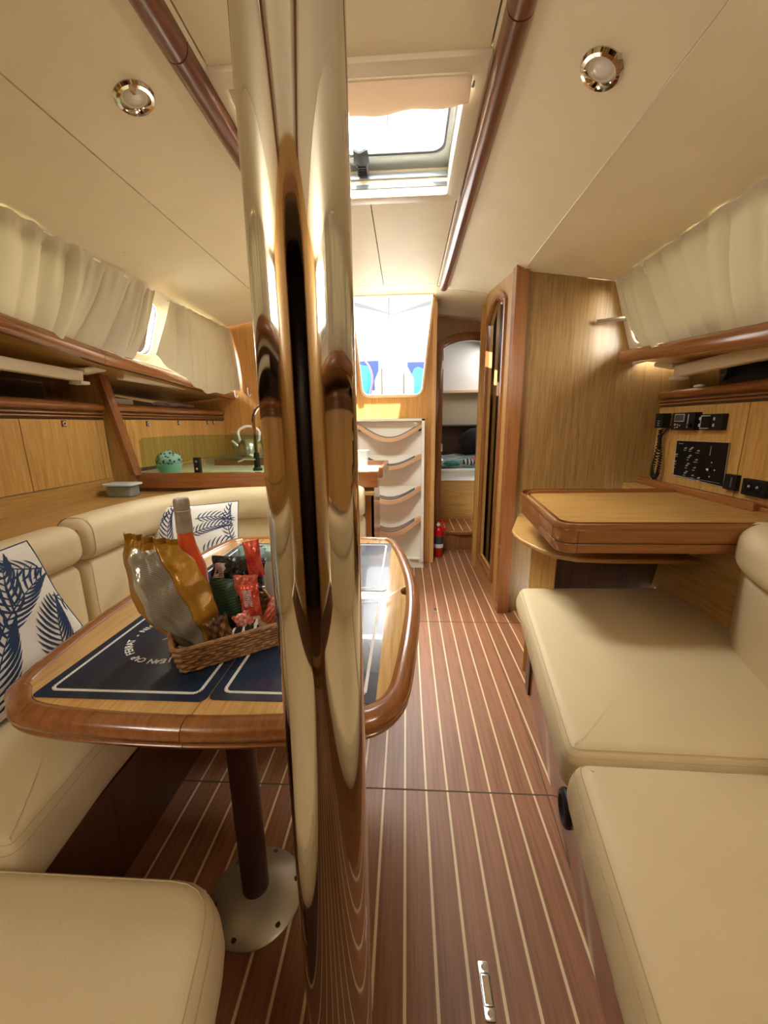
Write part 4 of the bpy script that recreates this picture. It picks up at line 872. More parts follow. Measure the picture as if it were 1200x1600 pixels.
# shelf over the lockers with brown lip
def lipshelf(root_label, pts, side, cat='shelf', under=0.25, joint=None, drop=0.055, hullx=None):
    t = thing('overhead_shelf', root_label, cat, pts[0], 'wooden shelves under the side windows')
    P = [Vector(p) for p in pts]
    segs = [P] if joint is None else [P[:joint + 1], P[joint:]]
    for sg in segs:
        A_ = sg if side > 0 else list(reversed(sg))
        q = [A_[0]] + [A_[0].lerp(A_[-1], 0.5)] * 0 + A_[1:]
        g = (q[1] - q[0]).normalized() * 0.0015; q = [q[0] + g] + q[1:-1] + [q[-1] - g]
        sec = [(-0.004, -drop), (0.022, -drop), (0.026, 0.000), (0.018, 0.006), (0.006, 0.006), (-0.004, 0.0), (-0.014, -0.018), (-0.014, -drop * 0.75)]
        # sweep follows z of the path
        bm = bmesh.new(); rings = []
        for i, p in enumerate(q):
            tt = (q[min(i + 1, len(q) - 1)] - q[max(i - 1, 0)]); tt.z = 0; tt.normalize(); nn = Vector((tt.y, -tt.x, 0))
            rings.append([bm.verts.new(p + nn * d_ + Vector((0, 0, z_))) for d_, z_ in sec])
        for A, B in zip(rings, rings[1:]):
            for k in range(len(sec)): bm.faces.new((A[k], A[(k + 1) % len(sec)], B[(k + 1) % len(sec)], B[k]))
        bm.faces.new(rings[0]); bm.faces.new(list(reversed(rings[-1]))); bevel(bm, 0.004, 2, 25); finish('shelf_lip', bm, trim['y'], t, angle=50)
    o_ = Vector((side * 0.02, 0, -drop * 0.72)); e_ = Vector((side * under, 0, -drop * 0.72 - 0.045))
    bm = bmesh.new(); A = [bm.verts.new(p + o_) for p in P]; B = [bm.verts.new(p + e_) for p in P]; C = [bm.verts.new(p + o_ + Vector((0, 0, 0.012))) for p in P]; D = [bm.verts.new(p + e_ + Vector((0, 0, 0.012))) for p in P]
    for i in range(len(P) - 1):
        bm.faces.new((A[i], A[i + 1], B[i + 1], B[i])); bm.faces.new((C[i], D[i], D[i + 1], C[i + 1])); bm.faces.new((A[i], C[i], C[i + 1], A[i + 1])); bm.faces.new((B[i], B[i + 1], D[i + 1], D[i]))
    bm.faces.new((A[0], B[0], D[0], C[0])); bm.faces.new((A[-1], C[-1], D[-1], B[-1])); finish('shelf_board', bm, veneer['y'], t)
    return t
lipshelf('long wooden shelf with brown lip under the left side windows', [(-1.28, -0.77, 1.46), (-1.28, 0.8, 1.452), (-1.28, 1.26, 1.436), (-1.28, 1.67, 1.398), (-1.28, 2.07, 1.381), (-1.28, 2.69, 1.341), (-1.28, 2.94, 1.33)], -1, under=0.55, joint=3)
lipshelf('shorter wooden shelf with brown lip under the right side window', [(1.05, -0.77, 1.33), (1.05, 0.8, 1.335), (1.05, 1.277, 1.355), (1.05, 1.7, 1.385), (1.05, 2.07, 1.414)], 1, under=0.5)
# cream light troughs
def trough(label, a, b, side, h=0.045, w=0.05, bracket=None):
    t = thing('light_trough', label, 'light fitting', ((a[0] + b[0]) / 2, (a[1] + b[1]) / 2, min(a[2], b[2]) - h), 'cream light troughs under the side shelves')
    A, B = Vector(a), Vector(b)
    prism('trough_body', [A + Vector((-w / 2, 0, 0)), A + Vector((w / 2, 0, 0)), A + Vector((w / 2 * 0.8, 0, -h)), A + Vector((-w / 2 * 0.8, 0, -h))], B - A, creamplastic, t, 0.008, 2)
    if bracket:
        c = B; s = side
        prism('end_bracket', [c + Vector((s * 0.03, -0.01, 0.012)), c + Vector((-s * 0.035, -0.005, 0.012)), c + Vector((-s * bracket, 0.10, 0.035)), c + Vector((-s * bracket, 0.14, 0.035)), c + Vector((0, 0.045, 0.012)), c + Vector((s * 0.03, 0.03, 0.012))], (0, 0, -0.022), creamplastic, t, 0.005, 2)
        prism('lower_foot', [c + Vector((s * 0.03, -0.03, -h + 0.002)), c + Vector((-s * 0.03, -0.03, -h + 0.002)), c + Vector((-s * 0.03, 0.02, -h + 0.002)), c + Vector((s * 0.03, 0.02, -h + 0.002))], (0, 0, -0.014), creamplastic, t, 0.004, 2)
    return t
trough('near cream light trough under the left shelf, ending at the sloping post', (-1.42, 0.0, 1.352), (-1.42, 1.70, 1.322), -1, bracket=0.02)
trough('far cream light trough under the left shelf, above the galley', (-1.42, 1.95, 1.352), (-1.38, 2.78, 1.345), -1, h=0.04, bracket=0.02)
trough('cream light trough with bracket under the right shelf', (1.22, 0.2, 1.355), (1.22, 1.90, 1.322), 1, h=0.05, bracket=0.03)
# ================================================================== CURTAINS
def curtain(label, top, bot, folds, amp, seed, group='cream curtains over the side windows', inward=1, n=260, belly=0.02, tab=()):
    """top/bot: lists of points along the run; folds deepen toward the gathered top"""
    T = smoothpath(top, 10); B = smoothpath(bot, 10)
    def at(L, s): q = s * (len(L) - 1); i = min(int(q), len(L) - 2); return L[i].lerp(L[i + 1], q - i)
    rnd = random.Random(seed); ph = [rnd.uniform(0, 6.28) for _ in range(6)]
    def f(u, v):
        p = at(T, u).lerp(at(B, u), v)
        w = math.sin(u * folds * 6.28 + ph[0] + 1.3 * math.sin(u * 9 + ph[1])); w2 = math.sin(u * folds * 14.7 + ph[2] + 2.2 * math.sin(u * 5)) * (1 - v) ** 1.5; w3 = math.sin(u * folds * 2.5 + ph[3] + v * 2.2)
        off = amp * (0.55 * w * (0.5 + 0.5 * v * (1 - 0.3 * v)) * (0.6 + 0.4 * math.sin(u * 5 + ph[4])) + 0.42 * w2 * min(1, 0.25 + v * 6) + 0.6 * w3 * v - 0.75 * min(1, v / 0.14) * (1 - 0.45 * v) * (1 - abs(math.sin(u * folds * 6.9 + ph[1] + 0.8 * math.sin(u * 13 + ph[5]))) ** 0.5)) + belly * math.sin(math.pi * v) ** 0.8
        return p + Vector((inward * off, 0, 0.35 * amp * math.sin(u * folds * 9 + ph[5]) * v * v - (0.003 * math.sin(u * folds * 20) if v == 0 else 0)))
    t = thing('curtain', label, 'curtain', B[len(B) // 2], group)
    ngrid('cloth', f, n, 24, curtm, t, 0.0015)
    bm = bmesh.new(); tube_bm(bm, [p + Vector((-inward * 0.008, 0, -0.004)) for p in T[::2]], 0.0035, 6); finish('curtain_wire', bm, white, t)
    return t
ct = -1.275
curtain('long gathered cream curtain at the upper left', [(ct, -0.2, 1.763), (ct, 0.6, 1.765), (ct, 1.33, 1.766), (ct, 1.75, 1.762), (ct, 2.09, 1.752)],
        [(-1.300, -0.2, 1.445), (-1.300, 0.6, 1.440), (-1.300, 1.26, 1.425), (-1.300, 1.55, 1.405), (-1.295, 1.88, 1.395)], 9, 0.034, 3)
curtain('wide cream curtain draped over the left shelf lip beside the chrome pole', [(-1.262, 2.20, 1.742), (-1.262, 2.5, 1.75), (-1.262, 2.92, 1.755)],
        [(-1.250, 1.985, 1.425), (-1.232, 2.30, 1.312), (-1.230, 2.58, 1.290), (-1.230, 2.93, 1.342)], 3.2, 0.018, 8, belly=0.010)
curtain('gathered cream curtain at the upper right above the wooden shelf', [(1.005, -0.2, 1.738), (1.005, 0.7, 1.738), (1.000, 1.30, 1.738), (1.000, 1.8, 1.735), (0.997, 2.075, 1.730)],
        [(1.078, -0.2, 1.335), (1.078, 0.7, 1.335), (1.076, 1.28, 1.345), (1.072, 1.65, 1.372), (1.055, 1.90, 1.405)], 7, 0.032, 21, inward=-1)
tag(tube('curtain_bar', [(0.935, 2.112, 1.560), (1.10, 2.03, 1.560)], 0.011, steel, n=8), 'short grey bar sticking out past the end of the right curtain', 'bar')
for nm, y in (('hook', 2.83), ('hook', 2.90)): pass
def hook(y, x, z, label):
    t = tube('curtain_hook', smoothpath([(x, y, z + 0.03), (x, y - 0.002, z), (x + 0.004, y - 0.004, z - 0.025), (x + 0.018, y - 0.006, z - 0.030), (x + 0.022, y - 0.006, z - 0.015)], 4), 0.0045, white, n=8); tag(t, label, 'hook', 'white curtain hooks')
hook(2.86, -1.235, 1.315, 'left white hook hanging below the draped left curtain'); hook(2.90, -1.155, 1.325, 'right white hook hanging below the draped left curtain')
# ================================================================== GALLEY
gl = thing('galley_counter', 'galley counter with brown wooden rail behind the left settee', 'counter', (-0.8, 2.4, 0.3))
prism('worktop', [(-1.49, 1.97, 0.815), (-0.15, 1.97, 0.815), (-0.15, 2.40, 0.815), (-0.385, 2.42, 0.815), (-0.385, 2.94, 0.815), (-1.49, 2.94, 0.815)], (0, 0, 0.023), gel, gl, 0.003)
box('front_rail', -1.40, -0.14, 1.935, 1.972, 0.770, 0.848, trim['x'], gl, 0.010, 3); box('lower_rail', -1.47, -0.16, 1.940, 1.962, 0.750, 0.770, darkwood, gl)
box('cabinet_front', -1.47, -0.165, 1.962, 1.985, 0.0, 0.75, veneer['z'], gl); box('cabinet_end', -0.185, -0.165, 1.962, 2.42, 0.0, 0.815, ctrim['z'], gl, 0.002)
prism('corner_rail', [(-0.14, 1.99, 0.81), (-0.118, 2.00, 0.81), (-0.105, 2.40, 0.81), (-0.13, 2.40, 0.81)], (0, 0, 0.055), trim['y'], gl, 0.005)
box('inner_rail', -0.33, -0.13, 2.38, 2.40, 0.838, 0.865, trim['x'], gl, 0.004)
bm = bmesh.new(); bx(bm, -0.205, -0.175, 1.915, 1.937, 0.30, 0.752); bevel(bm, 0.008, 3); finish('end_post', bm, trim['z'], gl)
box('stove_rail', -1.22, -0.50, 2.42, 2.44, 0.838, 0.872, trim['x'], gl, 0.004)
gs = thing('splash_screen', 'low green tinted glass screen standing on the galley rail', 'glass screen', (-1.05, 1.955, 0.849))
plate('glass', [[(-1.375, 0), (-0.55, 0), (-0.55, 0.180), (-0.80, 0.188), (-1.0, 0.190), (-1.20, 0.186), (-1.35, 0.178), (-1.372, 0.165)]], 0.006, (0, 1.955, 0.850), (1, 0, 0), (0, 0, 1), greenglass, gs)
for x in (-1.075, -0.70):
    b_ = box('clamp', x - 0.017, x + 0.013, 1.945, 1.967, 0.8485, 0.925, black, gs, 0.010)
    for z in (0.868, 0.905): lathe('bolt', [(0.006, 0.0), (0.005, 0.003), (0, 0.004)], (x - 0.002, 1.945, z), steel, b_, 12, (0, -1, 0))
fa = thing('faucet', 'tall curved chrome galley faucet left of the pole', 'faucet', (-0.825, 2.12, 0.838))
tube('spout', smoothpath([(-0.825, 2.12, 0.84), (-0.825, 2.12, 1.00), (-0.825, 2.12, 1.12), (-0.800, 2.12, 1.175), (-0.755, 2.12, 1.19), (-0.705, 2.12, 1.16)], 6), 0.011, chrome, fa, 14)
lathe('base', [(0.026, 0), (0.026, 0.012), (0.018, 0.02), (0.015, 0.09), (0.012, 0.10)], (-0.825, 2.12, 0.838), black, fa, 20)
tube('lever', [(-0.825, 2.11, 0.90), (-0.885, 2.10, 0.905), (-0.925, 2.10, 0.89)], 0.006, steel, fa, 8)
kt = thing('kettle', 'pale steel kettle on the galley stove behind the glass screen', 'kettle', (-1.060, 2.62, 0.90))
lathe('kettle_body', [(0, 0), (0.075, 0), (0.080, 0.01), (0.075, 0.07), (0.055, 0.105), (0.02, 0.12), (0, 0.121)], (-1.060, 2.62, 0.885), steel, kt, 28)
tube('kettle_handle', smoothpath([(-1.125, 2.62, 0.98), (-1.130, 2.62, 1.05), (-1.060, 2.62, 1.08), (-0.990, 2.62, 1.05), (-0.995, 2.62, 0.98)], 5), 0.008, white, kt, 8)
tube('kettle_spout', [(-1.130, 2.61, 0.94), (-1.175, 2.60, 0.985)], [0.015, 0.009], steel, kt, 10)
sv = thing('stove', 'grey metal stove standing against the aft galley bulkhead', 'stove', (-1.120, 2.68, 0.838))
box('stove_body', -1.30, -0.86, 2.46, 2.90, 0.839, 0.883, steel, sv, 0.004); box('back_guard', -1.30, -0.86, 2.90, 2.915, 0.839, 1.04, steel, sv, 0.003)
bowl = thing('sponge_bowl', 'small teal bowl behind the left end of the glass screen', 'bowl', (-1.30, 2.06, 0.838))
lathe('bowl_shell', [(0, 0.002), (0.045, 0), (0.058, 0.02), (0.066, 0.045), (0.063, 0.046), (0.054, 0.021), (0, 0.012)], (-1.30, 2.07, 0.838), simple('pale_teal', (0.30, 0.62, 0.62), 0.4), bowl, 28)
cl_m = bpy.data.materials.new('patterned_teal_cloth'); nt, b = nodes(cl_m); v_ = coords(nt, (1, 1, 1)); vo = nt.nodes.new('ShaderNodeTexVoronoi'); vo.inputs['Scale'].default_value = 60; link(nt, v_, vo.inputs['Vector']); link(nt, ramp(nt, vo.outputs['Distance'], [(0.3, (0.01, 0.10, 0.16)), (0.5, (0.55, 0.70, 0.72))]), b.inputs['Base Color']); b.inputs['Roughness'].default_value = 0.9
def lump(name, c, r, mat, parent=None, seed=0, amp=0.25):
    bm = bmesh.new(); bmesh.ops.create_icosphere(bm, subdivisions=3, radius=1.0); c = Vector(c)
    for v in bm.verts:
        p = v.co.copy(); k = 1 + amp * (math.sin(p.x * 5 + seed) * math.sin(p.y * 6 + seed * 2) + 0.5 * math.sin(p.z * 9 + seed) * math.sin(p.x * 11))
        v.co = c + Vector((p.x * r[0] * k, p.y * r[1] * k, max(-r[2] * 0.9, p.z * r[2] * k)))
    return finish(name, bm, mat, parent, angle=80)
tag(lump('dish_cloth', (-1.30, 2.07, 0.905), (0.058, 0.045, 0.045), cl_m, None, 3), 'crumpled teal patterned cloth in the small teal bowl', 'cloth')
tag(lump('folded_cloth', (-1.56, 2.62, 1.222), (0.06, 0.20, 0.018), simple('pink_cloth', (0.60, 0.42, 0.45), 0.9), None, 5), 'pinkish folded cloth on the shelf above the far left locker', 'cloth')
tag(box('storage_box', -1.70, -1.56, 2.00, 2.22, 1.178, 1.235, simple('pale_box', (0.62, 0.58, 0.48), 0.5), None, 0.008), 'pale box on the open shelf just beyond the sloping post', 'box')
jg = thing('measuring_jug', 'small white jug on the galley counter corner right of the pole', 'jug', (-0.225, 2.10, 0.838))
lathe('jug_body', [(0, 0.002), (0.028, 0), (0.030, 0.05), (0.034, 0.10), (0.038, 0.108), (0.034, 0.108), (0.030, 0.10), (0.026, 0.05), (0, 0.01)], (-0.235, 2.10, 0.8385), white, jg, 28)
lathe('jug_foot', [(0.042, 0), (0.044, 0.006), (0.03, 0.018), (0.028, 0.03)], (-0.235, 2.10, 0.8385), white, jg, 28)
# food container on the ledge
fc = thing('food_container', 'clear plastic food container with pale blue lid on the left ledge', 'container', (-1.375, 1.80, 0.753))
greyclear = simple('frosted_plastic', (0.42, 0.50, 0.50), 0.15, Transmission_Weight=0.55)
prism('tub', [(x, y, 0.754) for x, y in rrect(-1.445, -1.315, 1.765, 1.835, 0.015, 4)], (0, 0, 0.052), greyclear, fc, 0.004)
prism('lid', [(x, y, 0.8065) for x, y in rrect(-1.458, -1.302, 1.752, 1.848, 0.02, 4)], (0, 0, 0.010), simple('pale_blue_lid', (0.55, 0.66, 0.70), 0.3), fc, 0.003)
# ================================================================== COMPANIONWAY LADDER
ld = thing('companionway_ladder', 'white moulded ladder with four curved wooden treads below the companionway', 'ladder', (-0.115, 2.9, 0.005))
lx0, lx1 = -0.365, 0.133
def ladder_face(u, v):
    # concave moulded face between raised side edges, one scoop per step
    x = lx0 + 0.018 + (lx1 - lx0 - 0.036) * u; z = 0.12 + (1.085 - 0.12) * (1 - v)
    return Vector((x, 2.895 + 0.0, z))
zt_ = [(1.082, 0.985, 0.05), (0.868, 0.790, 0.075), (0.634, 0.545, 0.10), (0.405, 0.305, 0.125)]  # tread end z, centre z, protrusion
box('side_stringer', lx1 - 0.020, lx1, 2.800, 2.945, 0.06, 1.118, gel, ld, 0.006); box('side_stringer', lx0, lx0 + 0.020, 2.800, 2.945, 0.06, 1.118, gel, ld, 0.006)
box('plinth', lx0 - 0.005, lx1 + 0.003, 2.815, 2.945, 0.006, 0.075, gel, ld, 0.004); box('top_cap', lx0, lx1, 2.80, 2.945, 1.104, 1.120, gel, ld, 0.004)
def scoop(ztopc, zbot, last=False):
    def f(u, v):
        x = lx0 + 0.018 + (lx1 - lx0 - 0.036) * u; s = math.sin(math.pi * u)
        z = zbot + (ztopc - zbot) * (1 - v)
        d = 0.070 * s ** 0.7 * math.sin(math.pi * min(1, v * 0.9 + 0.1)) * (1 - 0.5 * v)
        return Vector((x, 2.855 + 0.055 * s ** 0.8 - 0.03 * math.sin(math.pi * v) * s - 0.055 * (1 - v) * s * 0.4, z))
    return f
zs = [1.110, 0.86, 0.63, 0.40, 0.07]
for a, b in zip(zs, zs[1:]): ngrid('moulded_riser', scoop(a, b - 0.05), 24, 16, gel, ld, 0.004)
for k, (ze, zc, pr) in enumerate(zt_):
    sag = ze - zc
    def fy(u, pr=pr): return 2.805 - (0.03 + pr * 0.55) * math.sin(math.pi * u)
    def zz_(u, sag=sag, ze=ze): return ze - sag * (math.sin(math.pi * u) ** 1.15)
    yb = 2.885
    def top(u, v): x = lx0 + 0.022 + (lx1 - lx0 - 0.044) * u; return Vector((x, fy(u) + (yb + 0.01 * math.sin(math.pi * u) - fy(u)) * v, zz_(u) + 0.006 * v))
    tr = ngrid('tread', top, 28, 6, simple('tread_wood_%d' % k, (0.62, 0.36, 0.20), 0.3) if k == 0 else bpy.data.materials['tread_wood_0'], ld, 0.026)
    bm = bmesh.new()
    for q in (0.25, 0.48, 0.71) if k else (0.5,):
        tube_bm(bm, [top(0.10 + 0.80 * i / 20, q) + Vector((0, 0, 0.001)) for i in range(21)], 0.0045, 6)
    finish('grip_strip', bm, greyrub, tr)
for x in (lx0 + 0.035, lx1 - 0.035): box('ladder_catch', x - 0.007, x + 0.007, 2.83, 2.845, 1.035, 1.058, black, ld, 0.002)
tube('floor_pin', [(0.03, 2.81, 0.075), (0.10, 2.80, 0.075)], 0.006, steel, ld, 8)
# ---- fire extinguisher
fe = thing('fire_extinguisher', 'small red fire extinguisher on the floor beside the ladder', 'fire extinguisher', (0.272, 3.13, 0.005))
ec = (0.272, 3.10, 0.0055)
cy = lathe('cylinder', [(0, 0.003), (0.036, 0), (0.040, 0.008), (0.040, 0.215), (0.034, 0.238), (0.016, 0.252), (0.014, 0.262), (0, 0.262)], ec, redm, fe, 32)
lathe('printed_label', [(0.0405, 0.07), (0.0407, 0.073), (0.0407, 0.17), (0.0405, 0.173)], ec, simple('dark_label', (0.05, 0.05, 0.06), 0.5), cy, 32); lathe('white_label', [(0.0408, 0.078), (0.0410, 0.08), (0.0410, 0.108), (0.0408, 0.110)], ec, white, cy, 32)
vb = lathe('valve', [(0.016, 0.262), (0.016, 0.280), (0.010, 0.290), (0, 0.292)], ec, steel, fe, 20)
lathe('gauge', [(0.013, 0), (0.013, 0.008), (0, 0.009)], (ec[0] - 0.006, ec[1] - 0.016, 0.278), white, fe, 20, (0, -1, 0))
tube('squeeze_lever', [(0.262, 3.10, 0.298), (0.285, 3.09, 0.312), (0.335, 3.07, 0.322)], 0.006, redm, fe, 8); tube('carry_handle', [(0.262, 3.10, 0.292), (0.300, 3.09, 0.292), (0.330, 3.07, 0.286)], 0.006, redm, fe, 8)
tube('nozzle', [(0.288, 3.09, 0.262), (0.330, 3.06, 0.245)], [0.007, 0.009], redm, fe, 10)
# ---- aft cabin contents
stp = thing('cabin_step', 'low curved step with striped top inside the aft cabin doorway', 'step', (0.5, 3.4, 0.1))
prism('step_tread', [(0.30, 3.30, 0.155), (0.36, 3.22, 0.155), (0.50, 3.195, 0.155), (0.64, 3.22, 0.155), (0.70, 3.30, 0.155), (0.70, 3.72, 0.155), (0.30, 3.72, 0.155)], (0, 0, 0.030), ctrim['x'], stp, 0.006)
for i in range(5): box('pale_inlay', 0.345 + 0.07 * i, 0.351 + 0.07 * i, 3.235 if 0 < i < 4 else 3.28, 3.72, 0.185, 0.1862, holly, stp)
prism('step_riser', [(0.30, 3.28, 0.0), (0.38, 3.24, 0.0), (0.62, 3.24, 0.0), (0.70, 3.28, 0.0), (0.70, 3.30, 0.0), (0.30, 3.30, 0.0)], (0, 0, 0.155), veneer['z'], stp)
bb = thing('berth', 'aft cabin berth with wooden front and white mattress', 'berth', (0.8, 3.95, 0.0))
box('berth_front', 0.29, 1.58, 3.66, 3.68, 0.0, 0.56, veneer['x'], bb); box('berth_board', 0.29, 1.58, 3.68, 4.31, 0.54, 0.56, veneer['x'], bb)
sheet = vinyl('white_sheet', (0.72, 0.73, 0.70), 60, 0.3, 0.9)
cushion('mattress', [(0.292, 3.62), (1.57, 3.62), (1.57, 4.22), (0.292, 4.22)], 0.561, 0.660, sheet, bb, 0.03, 0.01, 0.03)
def bl(u, v): return Vector((0.30 + 1.22 * u, 3.74 + 0.47 * v, 0.672 + 0.07 * v + 0.010 * math.sin(u * 31 + v * 5) * math.sin(v * 17)))
tag(ngrid('blanket', bl, 50, 24, stripes('striped_blanket', [(0.28, 0.36, 0.34), (0.10, 0.22, 0.22), (0.38, 0.38, 0.34), (0.22, 0.20, 0.18), (0.14, 0.32, 0.32), (0.34, 0.36, 0.34)], 'Y', 5.0), None, 0.02), 'striped grey-green blanket on the aft cabin berth', 'blanket')
tag(lump('folded_garment', (0.44, 3.77, 0.705), (0.075, 0.05, 0.028), simple('green_garment', (0.04, 0.22, 0.20), 0.9), None, 1), 'dark green garment at the left on the aft cabin berth', 'garment', 'clothes lying on the aft cabin berth')
tag(lump('folded_garment', (0.60, 3.78, 0.715), (0.06, 0.05, 0.034), stripes('bw_garment', [(0.6, 0.62, 0.6), (0.05, 0.06, 0.08)], 'X', 30), None, 2), 'black and white garment in the middle on the aft cabin berth', 'garment', 'clothes lying on the aft cabin berth')
tag(lump('folded_garment', (0.69, 3.83, 0.735), (0.06, 0.07, 0.036), simple('rose_garment', (0.50, 0.14, 0.18), 0.9), None, 4), 'rose red garment at the right on the aft cabin berth', 'garment', 'clothes lying on the aft cabin berth')
rk = thing('berth_locker', 'dark open locker along the far side of the aft cabin berth', 'locker', (0.9, 4.2, 0.70))
box('locker_front', 0.29, 1.58, 4.235, 4.255, 0.62, 1.06, darkin, rk); box('locker_shelf', 0.29, 1.58, 4.20, 4.30, 1.055, 1.07, simple('dark_grey_shelf', (0.10, 0.09, 0.09), 0.5), rk, 0.004)
tag(lump('dark_bag', (0.74, 4.16, 0.90), (0.17, 0.06, 0.14), simple('near_black_cloth', (0.015, 0.014, 0.02), 0.9), None, 7, 0.12), 'black bag against the dark locker of the aft cabin', 'bag')
tag(lump('white_cloth_bag', (0.66, 2.52, 0.20), (0.05, 0.16, 0.20), vinyl('white_bag', (0.66, 0.66, 0.62), 50, 0.4, 0.9), None, 9, 0.15), 'white crumpled bag inside the arched head doorway at floor level', 'bag')
# ================================================================== CHART TABLE
ch = thing('chart_table', 'wooden chart table with raised edges and rounded corner at the right', 'desk', (0.85, 1.45, 0.68))
xq = lambda y: 0.463 + 0.085 * (y - 1.155)
def deskout(ins=0.0):
    r = 0.055 - ins * 0.6; x0 = xq(1.155) + ins; y0 = 1.150 + ins; out = []
    out.append((1.285, y0)); 
    for i in range(8): a = math.radians(270 - 90 * i / 7); out.append((x0 + r + r * math.cos(a), y0 + r + r * math.sin(a)))
    out += [(xq(1.72) + ins, 1.715 - ins), (xq(1.72) + ins + 0.03, 1.775 - ins), (0.62, 1.785 - ins), (1.285, 1.80 - ins)]
    return out
prism('desk_lower', [(x, y, 0.690) for x, y in deskout(0.004)], (0, 0, 0.030), ctrim['x'], ch, 0.004)
prism('desk_groove', [(x, y, 0.719) for x, y in deskout(0.008)], (0, 0, 0.004), gap, ch)
prism('desk_upper', [(x, y, 0.722) for x, y in deskout(0.0)], (0, 0, 0.045), ctrim['x'], ch, 0.005)
prism('desk_top', [(x, y, 0.767) for x, y in deskout(0.018)], (0, 0, 0.003), veneer['x'], ch)
plate('raised_edge', [[(x, y) for x, y in deskout(0.0)], [(x, y) for x, y in deskout(0.020)]], 0.014, (0, 0, 0.7745), (1, 0, 0), (0, 1, 0), ctrim['x'], ch, 0.003)
box('corner_seam', 0.5175, 0.5187, 1.1485, 1.1500, 0.690, 0.782, gap, ch)
box('corner_seam', 0.4610, 0.4622, 1.2050, 1.2062, 0.690, 0.782, gap, ch)
sd = thing('side_shelf', 'small rounded wooden shelf below the chart table', 'shelf', (0.55, 1.5, 0.56))
prism('shelf_board', [(0.485, 1.74, 0.585), (0.478, 1.68, 0.585), (0.482, 1.60, 0.585), (0.515, 1.48, 0.585), (0.555, 1.40, 0.585), (0.62, 1.36, 0.585), (0.75, 1.35, 0.585), (1.04, 1.35, 0.585), (1.04, 2.08, 0.585), (0.61, 2.08, 0.585)], (0, 0, 0.018), veneer['x'], sd, 0.006)
prism('support_board', [(0.520, 1.56, 0.005), (0.600, 1.50, 0.005), (0.61, 1.516, 0.005), (0.53, 1.576, 0.005)], (0, 0, 0.58), veneer['z'], sd)
box('back_board', 0.56, 1.06, 1.60, 1.62, 0.005, 0.585, darkwood, sd)
sp = thing('hull_boarding', 'sloping wooden boarding between the right settee and the chart table', 'boarding', (1.1, 1.5, 0.42))
prism('panel_board', [(1.045, 1.10, 0.40), (1.045, 2.08, 0.40), (1.09, 2.08, 0.689), (1.09, 1.10, 0.689)], (0.02, 0, 0), veneer['y'], sp)
box('hull_ledge', 1.08, 1.30, -0.77, 2.08, 0.66, 0.682, veneer['y'], sp)
tag(tube('chrome_bracket', smoothpath([(1.043, 1.58, 0.53), (1.01, 1.545, 0.528), (0.95, 1.54, 0.545), (0.88, 1.60, 0.57)], 5), 0.010, chrome, n=12), 'small chrome bracket under the chart table', 'bracket')
o_ = bpy.data.objects['chrome_bracket']; lathe('flange', [(0.020, 0), (0.020, 0.004), (0.012, 0.008)], (1.046, 1.585, 0.53), chrome, o_, 20, (-1, 0, 0))
# right locker / instrument face
XR = 1.30
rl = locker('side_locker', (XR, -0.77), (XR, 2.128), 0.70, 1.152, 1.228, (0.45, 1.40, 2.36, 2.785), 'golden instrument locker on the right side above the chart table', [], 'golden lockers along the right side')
fd = thing('ledge_rail', 'brown raised ledge rail along the back of the chart table', 'rail', (1.22, 1.6, 0.70))
prism('rail_board', [(1.205, 1.385, 0.7675), (1.225, 1.385, 0.7675), (1.225, 2.085, 0.7675), (1.205, 2.085, 0.7675)], (0, 0, 0.034), ctrim['y'], fd, 0.005)
prism('rail_foot', [(1.14, 1.80, 0.70), (1.30, 1.80, 0.70), (1.30, 2.085, 0.70), (1.14, 2.085, 0.70)], (0, 0, 0.068), veneer['y'], fd)
prism('rail_shelf', [(1.225, 1.20, 0.7675), (1.298, 1.20, 0.7675), (1.298, 2.085, 0.7675), (1.225, 2.085, 0.7675)], (0, 0, 0.018), ctrim['y'], fd, 0.003)
# instruments (on plane x = XR, facing -x); px positions given as y, z
ra = thing('marine_radio', 'black marine radio with small screen on the right wall', 'radio', (XR - 0.01, 1.905, 1.04))
def wp(y0, y1, z0, z1, d0, d1, mat, par, nm, bev=0.002): return box(nm, XR - d1, XR - d0, y0, y1, z0, z1, mat, par, bev)
wp(1.825, 1.975, 1.040, 1.118, 0.001, 0.030, black, ra, 'radio_body', 0.010); greys = simple('dim_screen', (0.06, 0.075, 0.055), 0.2); greyk = simple('grey_key', (0.45, 0.45, 0.43), 0.5)
wp(1.890, 1.955, 1.078, 1.112, 0.029, 0.0315, greyk, ra, 'screen_bezel', 0.003); wp(1.894, 1.951, 1.081, 1.109, 0.031, 0.0325, greys, ra, 'screen', 0.001)
lathe('red_key', [(0.006, 0), (0.005, 0.003), (0, 0.004)], (XR - 0.030, 1.948, 1.064), simple('pink_key', (0.6, 0.2, 0.22), 0.5), ra, 12, (-1, 0, 0))
for y, z in ((1.93, 1.064), (1.93, 1.052), (1.915, 1.060), (1.945, 1.050)): lathe('key', [(0.004, 0), (0.003, 0.002), (0, 0.003)], (XR - 0.030, y, z), greyk, ra, 10, (-1, 0, 0))
wp(1.863, 1.868, 1.050, 1.110, 0.029, 0.0312, greyk, ra, 'side_slot', 0.001)
lathe('tuning_knob', [(0.010, 0), (0.009, 0.010), (0, 0.011)], (XR - 0.030, 1.845, 1.062), blackgloss, ra, 20, (-1, 0, 0))
ds = thing('display_unit', 'small square black display unit right of the marine radio', 'instrument', (XR - 0.01, 1.745, 1.04))
wp(1.680, 1.805, 1.042, 1.108, 0.001, 0.022, black, ds, 'unit_body', 0.004); wp(1.748, 1.798, 1.047, 1.103, 0.0215, 0.024, greyk, ds, 'display_frame', 0.001); wp(1.740, 1.792, 1.051, 1.099, 0.0235, 0.0255, blackgloss, ds, 'display', 0.001)
